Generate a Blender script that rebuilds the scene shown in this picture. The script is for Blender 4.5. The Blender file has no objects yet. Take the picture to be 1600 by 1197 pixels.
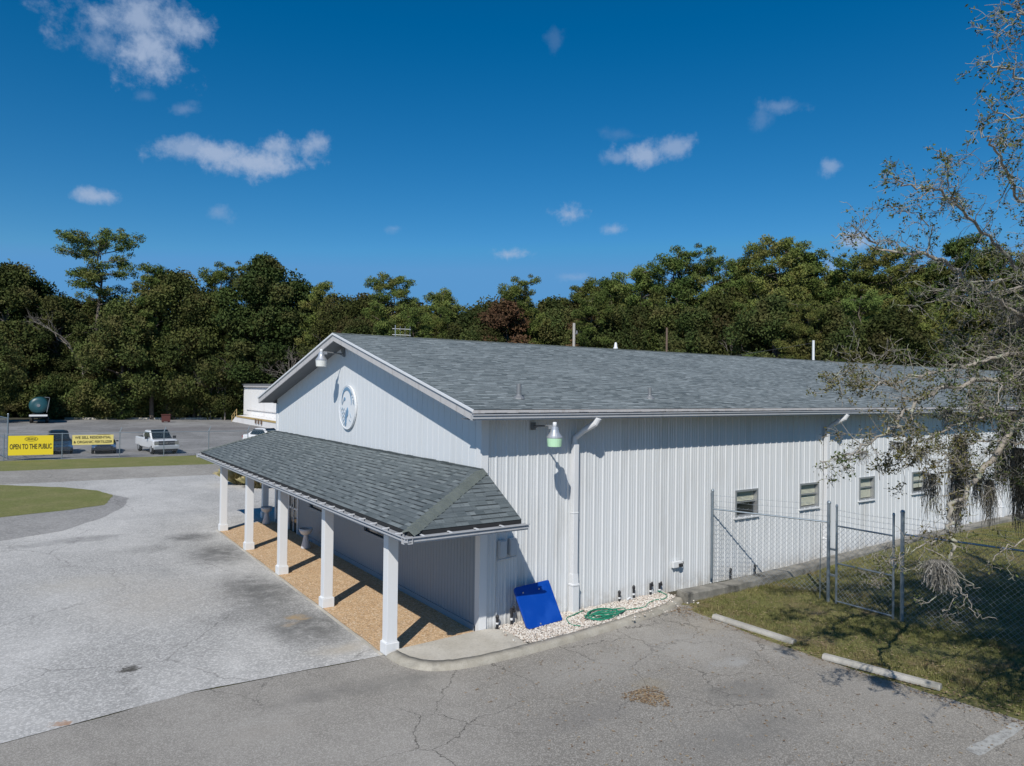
import bpy, bmesh, math, random
import numpy as np
from mathutils import Vector, Matrix
R = math.radians
random.seed(7)
rng = np.random.default_rng(11)
sc = bpy.context.scene
COL = sc.collection

# ------------------------------------------------------------------ camera
FPX = 1123.63; YAW = 0.97366; PIT = 0.0095; ROL = 0.0127
CAM = Vector((-8.87, -14.276, 5.7))
Fv = Vector((math.cos(YAW)*math.cos(PIT), math.sin(YAW)*math.cos(PIT), math.sin(PIT)))
Rv = Vector((math.sin(YAW), -math.cos(YAW), 0)); Uv = Rv.cross(Fv)
R2 = Rv*math.cos(ROL) + Uv*math.sin(ROL); U2 = -Rv*math.sin(ROL) + Uv*math.cos(ROL)
cam = bpy.data.cameras.new("camera"); co = bpy.data.objects.new("camera", cam); COL.objects.link(co)
m = Matrix((R2, U2, -Fv)).transposed().to_4x4(); m.translation = CAM
co.matrix_world = m
cam.sensor_width = 36; cam.lens = FPX/1600*36; cam.clip_end = 3000; cam.clip_start = 0.1
sc.camera = co

def ray(u, v): return Fv + R2*((u-800)/FPX) - U2*((v-598.5)/FPX)
def at(u, v, D): return CAM + ray(u, v)*D
def gnd(u, v, z=0):
    r = ray(u, v); return CAM + r*((z-CAM.z)/r.z)

# ------------------------------------------------------------------ world, sun, exposure
SUN_AZ = (-0.731, -0.682); SUN_EL = R(42.8)
w = bpy.data.worlds.new("World"); sc.world = w; w.use_nodes = True
nt = w.node_tree; nt.nodes.clear()
def wn(t, **k):
    n = nt.nodes.new(t)
    for a, b in k.items(): setattr(n, a, b)
    return n
sky = wn('ShaderNodeTexSky', sky_type='NISHITA', sun_disc=False)
sky.sun_elevation = SUN_EL; sky.sun_rotation = math.atan2(SUN_AZ[0], SUN_AZ[1])
sky.air_density = 1.0; sky.dust_density = 0.0; sky.ozone_density = 4.0; sky.altitude = 300
hs = wn('ShaderNodeHueSaturation'); hs.inputs['Hue'].default_value = 0.497; hs.inputs['Saturation'].default_value = 1.40; hs.inputs['Value'].default_value = 1.06
nt.links.new(sky.outputs[0], hs.inputs['Color'])
tc = wn('ShaderNodeTexCoord')
noi = wn('ShaderNodeTexNoise'); noi.inputs['Scale'].default_value = 15; noi.inputs['Detail'].default_value = 8; noi.inputs['Roughness'].default_value = 0.62
nt.links.new(tc.outputs['Generated'], noi.inputs['Vector'])
noi2 = wn('ShaderNodeTexNoise'); noi2.inputs['Scale'].default_value = 42; noi2.inputs['Detail'].default_value = 6; noi2.inputs['Roughness'].default_value = 0.65
nt.links.new(tc.outputs['Generated'], noi2.inputs['Vector'])
acc = None
CL = [(160,30,60,36,.75),(225,20,66,36,.85),(290,45,42,44,.9),(240,82,66,38,.95),(150,66,44,32,.5),(395,250,76,27,1.0),(345,240,60,20,.95),(295,233,50,18,.7),(440,228,52,21,.9),(490,224,34,19,.8),(148,308,30,12,.85),
      (287,172,20,10,.3),(345,333,18,13,.35),(618,357,22,8,.28),(1005,245,38,26,.85),(1052,232,28,17,.65),(965,247,28,12,.45),
      (887,336,32,19,.85),(960,358,23,11,.65),(798,397,40,13,.95),(900,433,26,9,.4),(1222,166,38,13,.34),(1190,185,20,18,.2),
      (1297,262,14,13,.55),(868,66,14,14,.12),(1336,378,28,13,.9),(1300,418,18,26,.5),(228,150,14,8,.18),(978,210,34,10,.12)]
def math_(op, a, b=None):
    n = wn('ShaderNodeMath', operation=op)
    for i, x in enumerate((a, b)):
        if x is None: continue
        if isinstance(x, (int, float)): n.inputs[i].default_value = x
        else: nt.links.new(x, n.inputs[i])
    return n.outputs[0]
nmix = math_('ADD', math_('MULTIPLY', noi.outputs['Fac'], 2.9), math_('MULTIPLY', noi2.outputs['Fac'], 1.9))
nmix = math_('SUBTRACT', nmix, 2.25)
for (u, v, a, b, s) in CL:
    d0 = ray(u, v).normalized(); r0 = (R2 - d0*R2.dot(d0)).normalized(); u0 = r0.cross(d0)
    comp = []
    for vec in (r0*(FPX/a), u0*(FPX/b), d0*(-6.0)):
        n = wn('ShaderNodeVectorMath', operation='DOT_PRODUCT'); nt.links.new(tc.outputs['Generated'], n.inputs[0]); n.inputs[1].default_value = vec
        comp.append(n.outputs['Value'])
    cx = wn('ShaderNodeCombineXYZ'); nt.links.new(comp[0], cx.inputs[0]); nt.links.new(comp[1], cx.inputs[1]); nt.links.new(math_('ADD', comp[2], 6.0), cx.inputs[2])
    ln = wn('ShaderNodeVectorMath', operation='LENGTH'); nt.links.new(cx.outputs[0], ln.inputs[0])
    dd = math_('ADD', ln.outputs['Value'], nmix)
    mr = wn('ShaderNodeMapRange', interpolation_type='SMOOTHSTEP'); nt.links.new(dd, mr.inputs['Value'])
    mr.inputs['From Min'].default_value = 1.25; mr.inputs['From Max'].default_value = 0.05; mr.inputs['To Min'].default_value = 0; mr.inputs['To Max'].default_value = s
    acc = mr.outputs[0] if acc is None else math_('MAXIMUM', acc, mr.outputs[0])
SKYS = 0.085
lim = wn('ShaderNodeMix', data_type='RGBA', blend_type='DARKEN'); lim.inputs[0].default_value = 1; nt.links.new(hs.outputs[0], lim.inputs[6]); lim.inputs[7].default_value = (0.105/SKYS, 0.315/SKYS, 0.62/SKYS, 1)
mx = wn('ShaderNodeMix', data_type='RGBA'); nt.links.new(math_('MULTIPLY', acc, 0.85), mx.inputs[0]); nt.links.new(lim.outputs[2], mx.inputs[6])
mx.inputs[7].default_value = (0.40/SKYS, 0.49/SKYS, 0.66/SKYS, 1)
bg = wn('ShaderNodeBackground'); bg.inputs['Strength'].default_value = SKYS; nt.links.new(mx.outputs[2], bg.inputs['Color'])
wo = wn('ShaderNodeOutputWorld'); nt.links.new(bg.outputs[0], wo.inputs[0])

sl = bpy.data.lights.new("sun", 'SUN'); sl.energy = 4.3; sl.angle = R(0.5); sl.color = (1.0, 0.955, 0.88)
so = bpy.data.objects.new("sun", sl); COL.objects.link(so)
sd = Vector((SUN_AZ[0]*math.cos(SUN_EL), SUN_AZ[1]*math.cos(SUN_EL), math.sin(SUN_EL)))
so.rotation_euler = sd.to_track_quat('Z', 'Y').to_euler(); so.location = (-30, -30, 40)
sc.view_settings.view_transform = 'Standard'; sc.view_settings.look = 'None'; sc.view_settings.gamma = 1
sc.view_settings.exposure = 0.0

# ------------------------------------------------------------------ materials
class Mat:
    def __init__(s, name, color=(.5,.5,.5), rough=.6, metal=0., spec=.5):
        s.m = bpy.data.materials.new(name); s.m.use_nodes = True; s.nt = s.m.node_tree
        s.b = s.nt.nodes['Principled BSDF']; s.set(color, rough, metal, spec); s._tc = None
    def set(s, color, rough, metal, spec):
        s.b.inputs['Base Color'].default_value = (*color, 1); s.b.inputs['Roughness'].default_value = rough
        s.b.inputs['Metallic'].default_value = metal; s.b.inputs['Specular IOR Level'].default_value = spec
    def n(s, t, **k):
        n = s.nt.nodes.new(t)
        for a, b in k.items():
            if a in n.inputs.keys() if False else False: pass
            setattr(n, a, b)
        return n
    def L(s, a, b): s.nt.links.new(a, b)
    def coord(s, kind='Object'):
        if s._tc is None: s._tc = s.n('ShaderNodeTexCoord')
        return s._tc.outputs[kind]
    def noise(s, scale, detail=4, rough=.55, kind='Object', stretch=None, dist=0):
        n = s.n('ShaderNodeTexNoise'); n.inputs['Scale'].default_value = scale; n.inputs['Detail'].default_value = detail
        n.inputs['Roughness'].default_value = rough; n.inputs['Distortion'].default_value = dist
        v = s.coord(kind)
        if stretch:
            mp = s.n('ShaderNodeMapping'); mp.inputs['Scale'].default_value = stretch; s.L(v, mp.inputs[0]); v = mp.outputs[0]
        s.L(v, n.inputs['Vector']); return n.outputs['Fac']
    def val(s, x, sock):
        if isinstance(x, (int, float)): sock.default_value = x
        else: s.L(x, sock)
    def math(s, op, a, b=0., c=None):
        n = s.n('ShaderNodeMath', operation=op); s.val(a, n.inputs[0]); s.val(b, n.inputs[1])
        if c is not None: s.val(c, n.inputs[2])
        return n.outputs[0]
    def ramp(s, f, a, b, lo=0., hi=1.):
        n = s.n('ShaderNodeMapRange', interpolation_type='SMOOTHSTEP'); s.val(f, n.inputs[0])
        n.inputs[1].default_value = a; n.inputs[2].default_value = b; n.inputs[3].default_value = lo; n.inputs[4].default_value = hi
        return n.outputs[0]
    def mix(s, f, a, b, mode='MIX'):
        n = s.n('ShaderNodeMix', data_type='RGBA', blend_type=mode); s.val(f, n.inputs[0])
        for x, i in ((a, 6), (b, 7)):
            if isinstance(x, tuple): n.inputs[i].default_value = (*x, 1)
            else: s.L(x, n.inputs[i])
        return n.outputs[2]
    def color(s, c): s.L(c, s.b.inputs['Base Color'])
    def bump(s, h, strength=.3, dist=.02):
        n = s.n('ShaderNodeBump'); n.inputs['Strength'].default_value = strength; n.inputs['Distance'].default_value = dist
        s.L(h, n.inputs['Height']); s.L(n.outputs[0], s.b.inputs['Normal'])
    def sep(s, v):
        n = s.n('ShaderNodeSeparateXYZ'); s.L(v, n.inputs[0]); return n.outputs
    def attr(s, name):
        n = s.n('ShaderNodeAttribute'); n.attribute_name = name; return n.outputs['Fac']

def painted(name, col, dirt=(.35,.33,.30), amt=.25, rough=.5, scale=3., streak=True):
    M = Mat(name, col, rough)
    n = M.noise(scale, 6, .65, stretch=(1, 1, .18) if streak else None)
    n2 = M.noise(scale*9, 3)
    f = M.math('MULTIPLY', M.ramp(n, .48, .8), amt)
    c = M.mix(f, col, dirt)
    c = M.mix(M.math('MULTIPLY', n2, .10), c, tuple(x*.6 for x in col))
    M.color(c); M.bump(n2, .08, .005); return M

wall_white = painted('ribbed_panel_paint', (.675,.695,.71), (.40,.39,.36), .5, .42, 1.4)
_l = wall_white.b.inputs['Base Color'].links[0].from_socket; _z = wall_white.sep(wall_white.coord())[2]
_m = wall_white.math('MULTIPLY', wall_white.ramp(_z, .75, .05), wall_white.ramp(wall_white.noise(3., 6, .7), .35, .65))
_l = wall_white.mix(wall_white.math('MULTIPLY', _m, .5), _l, (.33,.29,.23))
_px = wall_white.sep(wall_white.coord())[0]; _pn = wall_white.n('ShaderNodeTexWhiteNoise'); _pn.noise_dimensions = '1D'; wall_white.L(wall_white.math('FLOOR', wall_white.math('DIVIDE', _px, .9144)), _pn.inputs['W'])
_l = wall_white.mix(wall_white.math('MULTIPLY', _pn.outputs['Value'], .12), _l, (.48,.50,.51))
_rs = wall_white.math('MULTIPLY', wall_white.ramp(wall_white.noise(1.1, 6, .7, stretch=(3,3,.12)), .60, .72), .35)
_l = wall_white.mix(_rs, _l, (.42,.40,.36)); wall_white.color(_l)
wall_white.bump(wall_white.noise(2.2, 2, stretch=(1,1,.4)), .25, .03)
trim_white = painted('trim_paint', (.74,.75,.76), (.5,.48,.44), .25, .5, 2.)
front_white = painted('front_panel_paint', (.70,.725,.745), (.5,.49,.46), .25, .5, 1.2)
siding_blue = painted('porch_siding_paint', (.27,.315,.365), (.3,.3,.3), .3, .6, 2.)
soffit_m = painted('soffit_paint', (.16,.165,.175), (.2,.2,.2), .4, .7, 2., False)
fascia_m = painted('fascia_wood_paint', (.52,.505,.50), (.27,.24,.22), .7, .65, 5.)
gutter_m = painted('gutter_metal', (.46,.47,.49), (.25,.25,.25), .55, .45, 4.)
gutter_shade_m = Mat('gutter_painted_shade', (.025,.026,.028), .9)
downspout_m = painted('downspout_paint', (.72,.73,.745), (.5,.5,.48), .3, .45, 3.)
galv = Mat('galvanised_steel', (.30,.35,.39), .42, .75); galv.color(galv.mix(galv.noise(30, 4), (.22,.27,.31), (.42,.47,.51)))
wire_m = Mat('wire', (.30,.34,.38), .5, .3)
black_m = Mat('black_plastic', (.025,.025,.028), .5)
dark_m = Mat('dark_interior', (.02,.022,.025), .6)
alum = Mat('aluminium', (.45,.46,.47), .4, .6)
blind_m = Mat('cream_blinds', (.75,.71,.58), .6)
glass_m = Mat('window_glass', (.03,.035,.04), .06, 0, .6)
pane_m = Mat('clear_pane', (.9,.95,.95), .03)
_t = pane_m.n('ShaderNodeBsdfTransparent'); _t.inputs[0].default_value = (.90,.93,.93,1); _g = pane_m.n('ShaderNodeBsdfGlossy'); _g.inputs['Roughness'].default_value = .04
_x = pane_m.n('ShaderNodeMixShader'); _x.inputs[0].default_value = .10; pane_m.L(_t.outputs[0], _x.inputs[1]); pane_m.L(_g.outputs[0], _x.inputs[2])
pane_m.L(_x.outputs[0], [n for n in pane_m.nt.nodes if n.type == 'OUTPUT_MATERIAL'][0].inputs[0])
lead = Mat('lead_grey', (.22,.23,.24), .6, .3)
blue_m = Mat('blue_plastic', (.005,.055,.42), .35); _sc = blue_m.ramp(blue_m.noise(22, 6, .8, stretch=(1,1,.25)), .62, .75)
blue_m.color(blue_m.mix(blue_m.math('MULTIPLY', _sc, .5), blue_m.mix(blue_m.ramp(blue_m.noise(2.5, 5), .4, .75), (.002,.055,.36), (.010,.078,.42)), (.16,.24,.42)))
hose_m = Mat('green_hose', (.015,.22,.13), .45)
rubber = Mat('rubber', (.02,.02,.02), .8)
chrome = Mat('chrome', (.6,.6,.62), .18, .95)
carglass = Mat('car_glass', (.012,.02,.025), .05, 0, .8)
car_white = Mat('white_car_paint', (.72,.73,.74), .22); car_white.b.inputs['Coat Weight'].default_value = .6
car_dark = Mat('dark_blue_car_paint', (.02,.045,.08), .2); car_dark.b.inputs['Coat Weight'].default_value = .8
car_navy = Mat('charcoal_car_paint', (.025,.03,.045), .2); car_navy.b.inputs['Coat Weight'].default_value = .8
grille_m = Mat('grille_black', (.03,.035,.05), .4)
yellow_m = Mat('yellow_banner', (.78,.60,.02), .55)
paleyel_m = Mat('pale_yellow_banner', (.72,.60,.20), .6)
ink_m = Mat('black_ink', (.02,.02,.015), .6)
teal_m = Mat('teal_tank_paint', (.015,.07,.085), .4)
rust_yel = painted('weathered_yellow_paint', (.52,.38,.16), (.25,.12,.05), .7, .7, 3.)
old_white = painted('old_white_panel', (.80,.79,.78), (.45,.38,.32), .3, .7, .6)
wood_pole = painted('pole_wood', (.45,.42,.38), (.2,.18,.15), .4, .8, 2.)
brown_pole = painted('brown_pole_wood', (.16,.11,.08), (.06,.05,.04), .4, .8, 2.)
porcelain = painted('pedestal_white', (.60,.62,.65), (.4,.4,.4), .3, .4, 4.)

def concrete(name, a, b, sc_=2., dark=(.1,.1,.09), stain=.5):
    M = Mat(name, a, .85)
    n = M.noise(sc_, 8, .65); n2 = M.noise(sc_*14, 5, .7); n3 = M.noise(sc_*.5, 5, .6, dist=.6)
    c = M.mix(M.ramp(n, .3, .7), a, b)
    c = M.mix(M.math('MULTIPLY', M.ramp(n3, .5, .72), stain), c, dark)
    c = M.mix(M.math('MULTIPLY', M.ramp(n2, .45, .75), .45), c, tuple(x*.5 for x in a))
    M.color(c); M.bump(n2, .5, .01); return M
curb_m = concrete('curb_concrete', (.33,.30,.245), (.43,.40,.34), 2.6, (.11,.105,.09), .75)
slab_m = concrete('slab_concrete', (.47,.435,.37), (.58,.545,.48), 1.3, (.22,.20,.17), .45)
retain_m = concrete('old_block_concrete', (.17,.162,.14), (.31,.29,.25), 2.2, (.025,.025,.022), 1.)
stop_m = concrete('wheel_stop_concrete', (.34,.325,.29), (.45,.43,.39), 3., (.13,.13,.11), .6)

def voro(M, scale, feature='F1', out='Distance', v=None, rnd=1.):
    n = M.n('ShaderNodeTexVoronoi', feature=feature); n.inputs['Scale'].default_value = scale; n.inputs['Randomness'].default_value = rnd
    M.L(v if v is not None else M.coord('Object'), n.inputs['Vector']); return n.outputs[out]
def warped(M, scale, amt, kind='Object'):
    n = M.n('ShaderNodeTexNoise'); n.inputs['Scale'].default_value = scale; n.inputs['Detail'].default_value = 5; n.inputs['Roughness'].default_value = .65
    M.L(M.coord(kind), n.inputs['Vector'])
    s = M.n('ShaderNodeVectorMath', operation='SCALE'); M.L(n.outputs['Color'], s.inputs[0]); s.inputs['Scale'].default_value = amt
    a = M.n('ShaderNodeVectorMath', operation='ADD'); M.L(M.coord(kind), a.inputs[0]); M.L(s.outputs[0], a.inputs[1]); return a.outputs[0]

def blob(M, x, y, rx, ry, warp, soft=.6, ang=0):
    """mask of one stain at world (x,y)"""
    mp = M.n('ShaderNodeMapping'); mp.vector_type = 'TEXTURE'
    mp.inputs['Location'].default_value = (x, y, 0); mp.inputs['Rotation'].default_value = (0, 0, ang); mp.inputs['Scale'].default_value = (rx, ry, 1e3)
    M.L(warp, mp.inputs[0]); l = M.n('ShaderNodeVectorMath', operation='LENGTH'); M.L(mp.outputs[0], l.inputs[0])
    return M.ramp(l.outputs['Value'], 1., 1.-soft)

def asphalt(name, a, b, crack=.8, cscale=.45, speck=.5, stains=(), grain=45., cw=.0065):
    M = Mat(name, a, .9, 0, .3)
    n1 = M.noise(.35, 6, .6); n2 = M.noise(2.2, 6, .7); n3 = M.noise(grain, 3, .8); n0 = M.noise(.16, 5, .65, stretch=(1, .45, 1))
    c = M.mix(M.ramp(n1, .32, .68), a, b)
    c = M.mix(M.math('MULTIPLY', M.ramp(n0, .42, .60), .7), c, tuple(x*.74 for x in a))
    c = M.mix(M.math('MULTIPLY', M.ramp(n2, .45, .8), .45), c, tuple(x*.62 for x in a))
    v = voro(M, grain*.8, out='Color'); r = M.sep(v)[0]
    c = M.mix(M.math('MULTIPLY', M.ramp(r, .35, 1.), speck), c, tuple(min(1, x*1.55) for x in b))
    c = M.mix(M.math('MULTIPLY', M.ramp(n3, .5, .2), speck*1.3), c, tuple(x*.35 for x in a))
    wv = warped(M, 1.1, .75)
    d = voro(M, cscale, 'DISTANCE_TO_EDGE', v=wv)
    mask = M.ramp(M.noise(.22, 3, .5), .40, .56)
    line = M.math('MULTIPLY', M.ramp(d, cw, cw*.15), mask)
    d2 = voro(M, cscale*4.2, 'DISTANCE_TO_EDGE', v=warped(M, 3., .25))
    mask2 = M.ramp(M.noise(.5, 4, .6), .60, .70)
    line2 = M.math('MULTIPLY', M.ramp(d2, .05, .01), mask2)
    ln = M.math('MULTIPLY', M.math('MAXIMUM', line, M.math('MULTIPLY', line2, .6)), crack)
    c = M.mix(M.math('MULTIPLY', ln, 1.), c, (.035,.03,.025))
    ws = warped(M, 1.7, .9)
    for (x, y, rx, ry, col, am, so_) in stains:
        bm_ = blob(M, x+.45, y+.45, rx, ry, ws, so_)
        bm_ = M.math('MULTIPLY', bm_, M.math('ADD', .45, M.math('MULTIPLY', M.ramp(n2, .3, .6), .55)))
        c = M.mix(M.math('MULTIPLY', bm_, am), c, col)
    M.color(c)
    h = M.math('SUBTRACT', M.math('ADD', n3, M.math('MULTIPLY', r, .5)), M.math('MULTIPLY', ln, 2.))
    M.bump(h, .45, .012); return M
DK = (.10,.10,.095)
apron_m = asphalt('sealed_apron', (.42,.41,.39), (.52,.505,.48), .35, .22, .5, stains=[
    (-3.2,2.6,1.5,2.2,DK,.8,.9),(-3.4,6.2,1.5,3.2,DK,.8,.9),(-3.3,11.5,1.6,2.6,DK,.8,.9),(-3.6,14.8,1.3,1.3,DK,.8,.9),(-5.2,13.5,1.4,1.1,DK,.35,.9),
    (-4.3,4.2,1.6,1.0,DK,.4,.9),(-6.9,16.4,1.7,.8,(.2,.195,.19),.6,.7),(-8.6,16.,1.2,.5,(.2,.195,.19),.4,.7),(-3.2,3.35,.35,.35,(.42,.30,.16),.8,.8),(-3.5,2.9,.3,.18,(.42,.30,.16),.5,.8),
    (-7.03,1.92,.16,.13,(.06,.055,.045),1.,.25),(-8.3,-.1,.18,.16,(.38,.2,.1),.8,.3),(-5.9,7.,2.6,3.6,(.50,.45,.38),.35,.95),(-7.5,9.6,2.2,1.6,(.50,.46,.39),.4,.95),
    (-3.0,.75,1.,.5,(.48,.42,.33),.6,.9),(-5.2,9.9,.5,1.4,(.25,.25,.24),.5,.9),(-1.2,20.5,4.5,1.2,(.25,.25,.25),.3,.9)], grain=38, cw=.007)
asph_m = asphalt('old_asphalt', (.27,.25,.22), (.355,.332,.298), .75, .5, .55, stains=[
    (.9,-3.,3.,1.0,(.36,.34,.31),.55,.95),(3.6,-3.2,1.8,1.6,(.38,.36,.33),.6,.95),(3.5,-4.35,.9,.3,(.40,.40,.39),.5,.8),(-.6,-4.6,1.8,.7,(.18,.17,.16),.4,.9),(1.2,-6.6,2.4,.9,(.17,.165,.155),.5,.9),(-2.6,-1.5,1.6,.6,(.18,.175,.16),.5,.9),(4.9,-2.4,.9,.9,(.37,.33,.27),.6,.9),(2.6,-5.4,1.3,.7,(.155,.15,.14),.55,.8),(-4.2,-1.3,1.5,.5,(.19,.18,.165),.5,.9),(-5.5,-2.2,1.2,.5,(.34,.31,.27),.4,.9),(1.3,-4.2,.5,.45,(.30,.26,.19),.5,.8),(4.6,-7.,.8,1.6,(.33,.31,.28),.5,.9),(5.3,-5.,.35,3.5,(.24,.20,.15),.6,.9)], grain=75)
lot_m = asphalt('far_lot_asphalt', (.20,.195,.19), (.29,.285,.28), .4, .12, .3, stains=[(0,66,6,9,(.36,.35,.34),.7,.9),(9,88,14,8,(.13,.12,.12),.7,.8),(-2,80,6,8,(.34,.33,.32),.6,.9),(11,62,5,7,(.30,.29,.28),.6,.9)], grain=10)
road_m = asphalt('road_surface', (.31,.29,.26), (.37,.35,.315), .3, .15, .3, grain=16)
path_m = asphalt('island_path', (.27,.262,.25), (.33,.32,.305), .4, .3, .4, grain=22)

# exposed aggregate porch floor
aggr = Mat('exposed_aggregate', (.5,.33,.18), .85)
_r = aggr.sep(voro(aggr, 34, out='Color'))
_c = aggr.mix(_r[0], (.68,.46,.26), (.34,.215,.115)); _c = aggr.mix(aggr.math('MULTIPLY', aggr.ramp(_r[1], .7, 1.), .7), _c, (.78,.66,.5))
_c = aggr.mix(aggr.math('MULTIPLY', aggr.ramp(aggr.noise(1.6, 6, .65), .48, .72), .45), _c, (.66,.50,.32))
aggr.color(_c); aggr.bump(voro(aggr, 34), .8, .01)

# grass
def grassmat(name, base=True, use_tint=False, sat=1.):
    M = Mat(name, (.1,.12,.04), .8, 0, .2)
    n1 = M.noise(.5, 6, .65); n2 = M.noise(3., 5, .7); n3 = M.noise(24., 4, .8)
    c = M.mix(M.ramp(n1, .35, .66), (.19,.195,.065), (.26,.24,.10))
    c = M.mix(M.math('MULTIPLY', M.ramp(n2, .42, .7), .75), c, (.12,.135,.04))
    c = M.mix(M.math('MULTIPLY', M.ramp(M.noise(.9, 6, .7, dist=.4), .49, .66), .85), c, (.27,.20,.12)); c = M.mix(M.math('MULTIPLY', M.ramp(M.noise(5.5, 6, .8), .48, .62), .55), c, (.07,.075,.03))
    if use_tint: c = M.mix(M.attr('tint'), M.mix(.35, c, (.07,.09,.02)), M.mix(.5, c, (.31,.28,.12)))
    else: c = M.mix(M.math('MULTIPLY', M.ramp(n3, .35, .7), .55), c, (.05,.06,.02))
    M.color(c); M.bump(n3, .8, .04); return M
ground_m = grassmat('lawn_ground'); blade_m = grassmat('grass_blades', use_tint=True)
blade_m.b.inputs['Roughness'].default_value = .7
verge_m = Mat('mown_verge', (.12,.13,.05), .85, 0, .2)
_n = verge_m.noise(.6, 6, .7); _n3 = verge_m.noise(9., 5, .8)
_c = verge_m.mix(verge_m.ramp(_n, .35, .7), (.20,.215,.07), (.27,.25,.11)); _c = verge_m.mix(verge_m.math('MULTIPLY', verge_m.ramp(_n3, .35, .7), .6), _c, (.075,.09,.025))
verge_m.color(_c); verge_m.bump(_n3, .8, .05)
dirt_m = Mat('forest_floor', (.05,.045,.03), .95); dirt_m.color(dirt_m.mix(dirt_m.ramp(dirt_m.noise(.3, 6, .7), .35, .7), (.035,.04,.018), (.09,.07,.045)))

def shingles(name, a, b, c_, sc_u=1.):
    M = Mat(name, a, .92, 0, .25)
    uv = M.coord('UV')
    def brick(w, off, freq, seedoff):
        mp = M.n('ShaderNodeMapping'); mp.inputs['Location'].default_value = (seedoff, 0, 0); M.L(uv, mp.inputs[0])
        n = M.n('ShaderNodeTexBrick'); M.L(mp.outputs[0], n.inputs['Vector'])
        n.offset = off; n.offset_frequency = freq; n.squash = 1.35; n.squash_frequency = 3
        n.inputs['Color1'].default_value = (0,0,0,1); n.inputs['Color2'].default_value = (1,1,1,1); n.inputs['Mortar'].default_value = (0,0,0,1)
        n.inputs['Scale'].default_value = 1; n.inputs['Mortar Size'].default_value = .004; n.inputs['Mortar Smooth'].default_value = .1
        n.inputs['Bias'].default_value = 0; n.inputs['Brick Width'].default_value = w; n.inputs['Row Height'].default_value = .143
        return n
    n1 = brick(.22, .37, 2, 0.); n2 = brick(.36, .61, 3, 5.3)
    f1 = M.sep(n1.outputs['Color'])[0]; f2 = M.sep(n2.outputs['Color'])[0]
    c = M.mix(f1, a, b); c = M.mix(M.math('MULTIPLY', f2, .6), c, c_)
    c = M.mix(M.math('MULTIPLY', n2.outputs['Fac'], .6), c, tuple(x*.35 for x in a))
    gr = M.noise(120, 3, .8, 'UV')
    c = M.mix(M.math('MULTIPLY', M.ramp(gr, .35, .75), .35), c, tuple(x*1.7 for x in b))
    c = M.mix(M.math('MULTIPLY', M.ramp(M.noise(.35, 5, .65, 'UV'), .42, .72), .2), c, tuple(x*1.35 for x in b))
    # shadow line at each course is real geometry; the dark band under some tabs is painted-in shadow
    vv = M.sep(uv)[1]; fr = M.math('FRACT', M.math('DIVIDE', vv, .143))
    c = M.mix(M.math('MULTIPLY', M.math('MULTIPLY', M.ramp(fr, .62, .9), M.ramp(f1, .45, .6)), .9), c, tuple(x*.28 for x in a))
    M.color(c); M.bump(M.math('ADD', gr, M.math('MULTIPLY', f1, 1.2)), .5, .006); return M
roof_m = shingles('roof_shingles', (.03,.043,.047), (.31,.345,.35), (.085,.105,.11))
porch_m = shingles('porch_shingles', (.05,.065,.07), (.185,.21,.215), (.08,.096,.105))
cap_m = Mat('hip_cap_shingles', (.13,.155,.14), .92, 0, .25); _g = cap_m.noise(80, 3, .8); cap_m.color(cap_m.mix(cap_m.ramp(_g, .3, .7), cap_m.mix(cap_m.ramp(cap_m.noise(3, 4), .35, .65), (.075,.092,.085), (.135,.155,.142)), (.17,.19,.178))); cap_m.bump(_g, .5, .006)

def foliage(name, a, b, warm, trans=.0, var=.35):
    M = Mat(name, a, .75, 0, .08)
    oi = M.n('ShaderNodeObjectInfo'); rnd = oi.outputs['Random']
    t = M.attr('tint')
    c = M.mix(t, a, b)
    c = M.mix(M.math('MULTIPLY', M.ramp(M.noise(.32, 3, .6), .42, .68), .6), c, warm)
    h = M.n('ShaderNodeHueSaturation'); M.L(c, h.inputs['Color'])
    M.L(M.math('ADD', M.math('MULTIPLY', rnd, -.045), .515), h.inputs['Hue'])
    M.L(M.math('ADD', M.math('MULTIPLY', M.math('FRACT', M.math('MULTIPLY', rnd, 7.3)), var*2), 1-var), h.inputs['Value'])
    M.color(h.outputs[0]); return M
pine_m = foliage('pine_needles', (.045,.078,.022), (.15,.195,.05), (.18,.155,.05), var=.25)
oak_m = foliage('oak_leaves', (.027,.043,.014), (.082,.108,.031), (.105,.088,.034), var=.38)
bush_m = foliage('understory_leaves', (.045,.08,.025), (.13,.175,.05), (.13,.10,.045))
red_m = foliage('rust_leaves', (.075,.055,.028), (.15,.085,.045), (.16,.12,.05))
bark_m = Mat('bark', (.10,.08,.065), .9); bark_m.color(bark_m.mix(bark_m.noise(6, 6, .7, stretch=(1,1,.2)), (.055,.045,.038), (.20,.165,.135)))
palebark = Mat('lichen_bark', (.36,.33,.29), .9)
_n = palebark.noise(9, 6, .7); _c = palebark.mix(palebark.ramp(_n, .35, .7), (.35,.315,.27), (.19,.168,.14)); _c = palebark.mix(palebark.math('MULTIPLY', palebark.ramp(palebark.noise(3.5, 5, .7), .5, .65), .7), _c, (.38,.42,.30))
palebark.color(_c); palebark.bump(_n, .6, .02)
grey_twig = Mat('dead_wood', (.17,.15,.13), .9)
moss_m = Mat('grey_moss', (.24,.225,.20), .95); moss_m.color(moss_m.mix(moss_m.attr('tint'), (.085,.082,.065), (.36,.335,.30)))
twigleaf = foliage('twig_leaves', (.04,.06,.02), (.13,.15,.05), (.18,.11,.05), var=.1)
straw_m = Mat('straw_grass', (.3,.25,.12), .8); straw_m.color(straw_m.mix(straw_m.attr('tint'), (.20,.20,.07), (.50,.41,.22)))
gravel_m = Mat('white_stone', (.6,.57,.52), .85); gravel_m.color(gravel_m.mix(gravel_m.attr('tint'), (.70,.665,.61), (.42,.34,.28)))
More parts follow.
